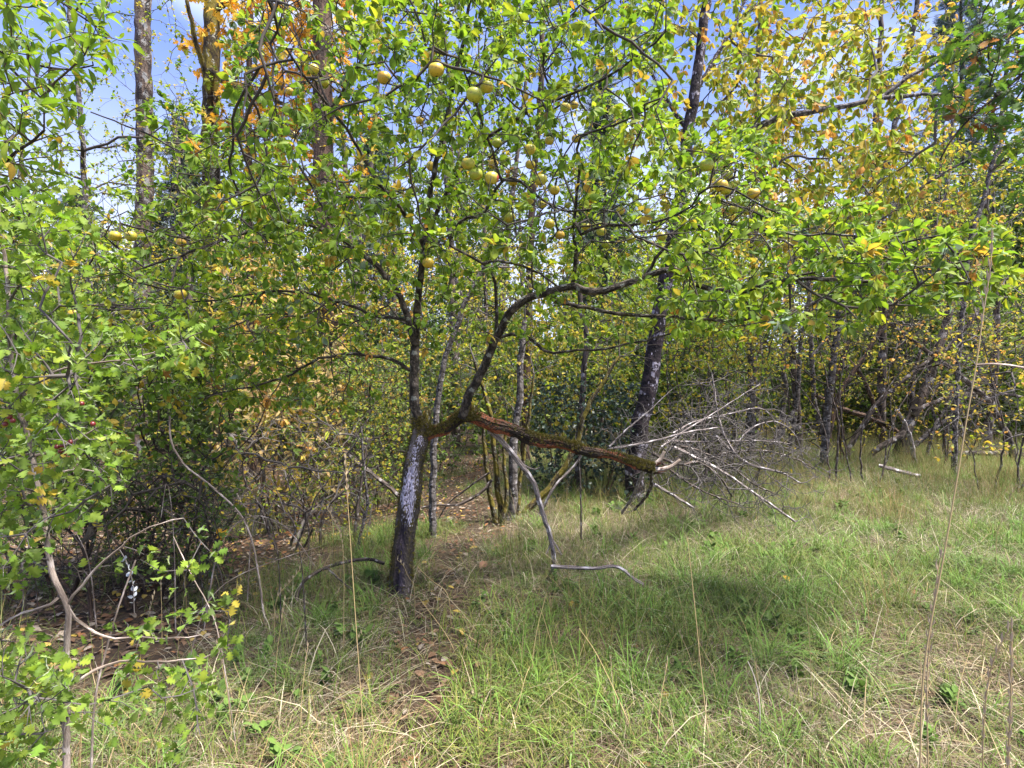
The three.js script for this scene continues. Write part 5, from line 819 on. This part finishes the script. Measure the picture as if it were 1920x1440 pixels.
{ // the leaves one can pick out on the grass
  const spots = [['maple', 1073, 1125, 0.5, [0.55, 0.38, 0.04], 'long yellow leaf lying in the grass right of the trodden path'], ['maple', 1715, 1105, 0.5, [0.36, 0.16, 0.05], 'curled orange-brown leaf in the grass by the tall near stalk'], ['apple', 1515, 1236, 1, [0.36, 0.19, 0.12], 'pinkish-brown leaf in the right foreground grass'], ['apple', 1482, 1090, 1, [0.55, 0.3, 0.04], 'orange-yellow leaf beside green grass right of the centre'], ['maple', 390, 1288, 0.42, [0.6, 0.42, 0.05], 'yellow lobed leaf low in the left foreground'], ['apple', 893, 1251, 1, [0.34, 0.2, 0.13], 'brown leaf on the bare soil at the bottom of the path'], ['apple', 912, 1310, 1, [0.4, 0.24, 0.15], 'light brown leaf, lowest on the bare soil'], ['maple', 421, 1012, 0.55, [0.6, 0.42, 0.04], 'bright yellow leaf hanging in the dark gap on the left'], ['apple', 900, 1066, 1.5, [0.36, 0.2, 0.1], 'large curled brown leaf on the trodden path'], ['apple', 1604, 980, 1.3, [0.4, 0.16, 0.06], 'rust-brown leaf in the sunlit grass on the right']];
  const R = rng(14);
  for (const [k, px, py, s, col, label] of spots) { let d = 2; while (d < 9 && (EYE - (py - 720) / FPX * d) > gy((px - 960) / FPX * d, -d) + 0.03) d += 0.02; const hang = /hanging/.test(label); if (hang) d = 3.44; const t = new THREE.Mesh(G[k][0], toneMat(LEAFDRY, ...col)); t.name = numbered('fallen_leaf'); t.userData = { label, category: 'leaf' }; t.position.copy(at(px, py, d)); t.scale.setScalar(s); t.rotation.set(hang ? 2.8 : -1.1 + (R() - 0.5) * 0.5, (R() - 0.5) * 0.6, R() * 6.28); scene.add(t); }
}
// tall grass stalks with seed heads
function stalk(label, pts, d0, d1, r, head, o = {}) {
  const t = thing('grass_stalk', label, 'grass stalk', o.group), w = pxs(pts, d0, d1), g0 = gy(w[0].x, w[0].z); if (w[0].y > g0 + 0.04) w.unshift(V(w[0].x - (w[1].x - w[0].x) * 0.3, g0 - 0.01, w[0].z)); const c = curve(w, 0.03), R = rng(seedCount += 3);
  part('stem', new MB().tube(c, c.map((_, k) => r * (1 - 0.5 * k / c.length)), 5).geo(), o.mat ?? M.straw, t);
  if (head) { const m = new MB(), n = c.length, h0 = Math.max(1, Math.floor(n * (1 - head))); for (let k = h0; k < n; k++) for (let q = 0; q < 5; q++) { const p = c[k], a = R() * 6.28, t01 = (k - h0) / Math.max(1, n - h0), s = r * (o.fat ?? 3.2) * Math.sin(Math.PI * (0.15 + 0.8 * t01)), e = p.clone().add(V(Math.cos(a) * s, 0.016 + R() * 0.012, Math.sin(a) * s)); m.tube([p, p.clone().lerp(e, 0.5).add(V(Math.cos(a) * s * 0.3, 0, Math.sin(a) * s * 0.3)), e], [r * 0.3, r * 0.8, r * 0.15], 4); } part('seed_head', m.geo(), o.headMat ?? M.seed, t); }
  return setBase(t, w[0].clone());
}
stalk('tall straw stalk with a pale seed head standing left of the apple trunk', [[683, 1440], [680, 1360], [668, 1180], [656, 1000], [650, 910], [648, 862]], 2.1, 2.2, 0.0022, 0.12, { fat: 4 });
stalk('tallest golden stalk close to the camera on the right', [[1725, 1440], [1733, 1250], [1770, 1040], [1797, 883], [1813, 783], [1830, 687], [1843, 593], [1857, 500], [1860, 452]], 1.15, 1.2, 0.0023, 0.1, { fat: 1.5 });
stalk('near stalk with a grey seed head below the tallest stalk on the right', [[1740, 1440], [1738, 1300], [1742, 1213], [1750, 1140], [1760, 1060], [1764, 1045]], 1.2, 1.2, 0.0022, 0.3, { fat: 3 });
stalk('orange-brown stalk low at the right edge', [[1890, 1440], [1894, 1350], [1896, 1250], [1897, 1178]], 1.2, 1.2, 0.003, 0.4, { fat: 1.4 });
stalk('bent orange-brown stalk leaning left of the one at the right edge', [[1842, 1440], [1850, 1300], [1866, 1230], [1890, 1185]], 1.25, 1.2, 0.0022, 0.3, { fat: 1.4 });
stalk('pale straight stalk leaning left in the right-centre foreground', [[1330, 1400], [1318, 1290], [1304, 1150], [1289, 1008]], 2.3, 2.4, 0.0022, 0);
stalk('pale stalk slanting through the centre foreground', [[1185, 1370], [1150, 1290], [1115, 1220], [1086, 1178]], 2.4, 2.7, 0.002, 0);
stalk('straw stalk leaning right at the bottom centre', [[955, 1380], [972, 1320], [985, 1270], [993, 1250]], 2.3, 2.4, 0.002, 0);
stalk('thin stalk with a drooping head before the apple trunk', [[775, 1095], [765, 1080], [755, 1058], [745, 1050]], 3.7, 3.7, 0.002, 0.2);
stalk('pale stalk bent over right of the apple trunk', [[838, 1112], [812, 1090], [790, 1070], [782, 1060]], 3.5, 3.7, 0.0025, 0);
stalk('thin stalk crossing right of the trunk, above the soil', [[850, 1215], [830, 1180], [800, 1140], [785, 1120]], 3.1, 3.4, 0.002, 0);
stalk('pale stalk with a round head at the far right', [[1870, 1000], [1885, 960], [1897, 925], [1906, 912]], 4.4, 4.3, 0.0028, 0.15, { fat: 4 });
stalk('white curved stalk in the lower right foreground', [[1425, 1340], [1422, 1300], [1412, 1262], [1402, 1240]], 2.4, 2.5, 0.0036, 0, { mat: M.twigPale });
stalk('small stalk with a white seed head in the shade at the left', [[520, 1120], [545, 1090], [562, 1068]], 3.2, 3.3, 0.002, 0.35, { fat: 3 });
stalk('stalk with a pale plume leaning left of the tall straw stalk', [[640, 1010], [625, 975], [612, 953], [596, 950]], 3.2, 3.2, 0.002, 0.35, { fat: 3 });
{ const R = rng(42); const where = [['left', 230, 640, 1330], ['middle', 840, 1260, 1390], ['right', 1260, 1900, 1380]];
  for (const [w, x0, x1, y] of where) for (let k = 0; k < 9; k++) { const x = lerp(x0, x1, (k + R()) / 9), d = 2.3 + R() * 1.1, l = (R() - 0.5) * 90, h = 90 + R() * 130, yy = 720 + (EYE / d) * FPX; stalk(`thin dry stalk in the ${w} foreground grass, ${ORD[k]} of nine from the left`, [[x, yy], [x + l * 0.35, yy - h * 0.55], [x + l, yy - h]], d, d + (R() - 0.5) * 0.3, 0.0012 + R() * 0.0008, R() < 0.4 ? 0.2 : 0, { group: `thin stalks in the ${w} foreground`, fat: 2.6 }); } }
{ let t = 0, n = 0; scene.traverse((o) => { if (o.isInstancedMesh) n += o.count; else if (o.isMesh) t += o.geometry.index.count / 3; }); console.log('leaves', leafCount, 'leaf triangles', leafTris, 'triangles', t, 'copies', n); }
renderer.render(scene, camera);
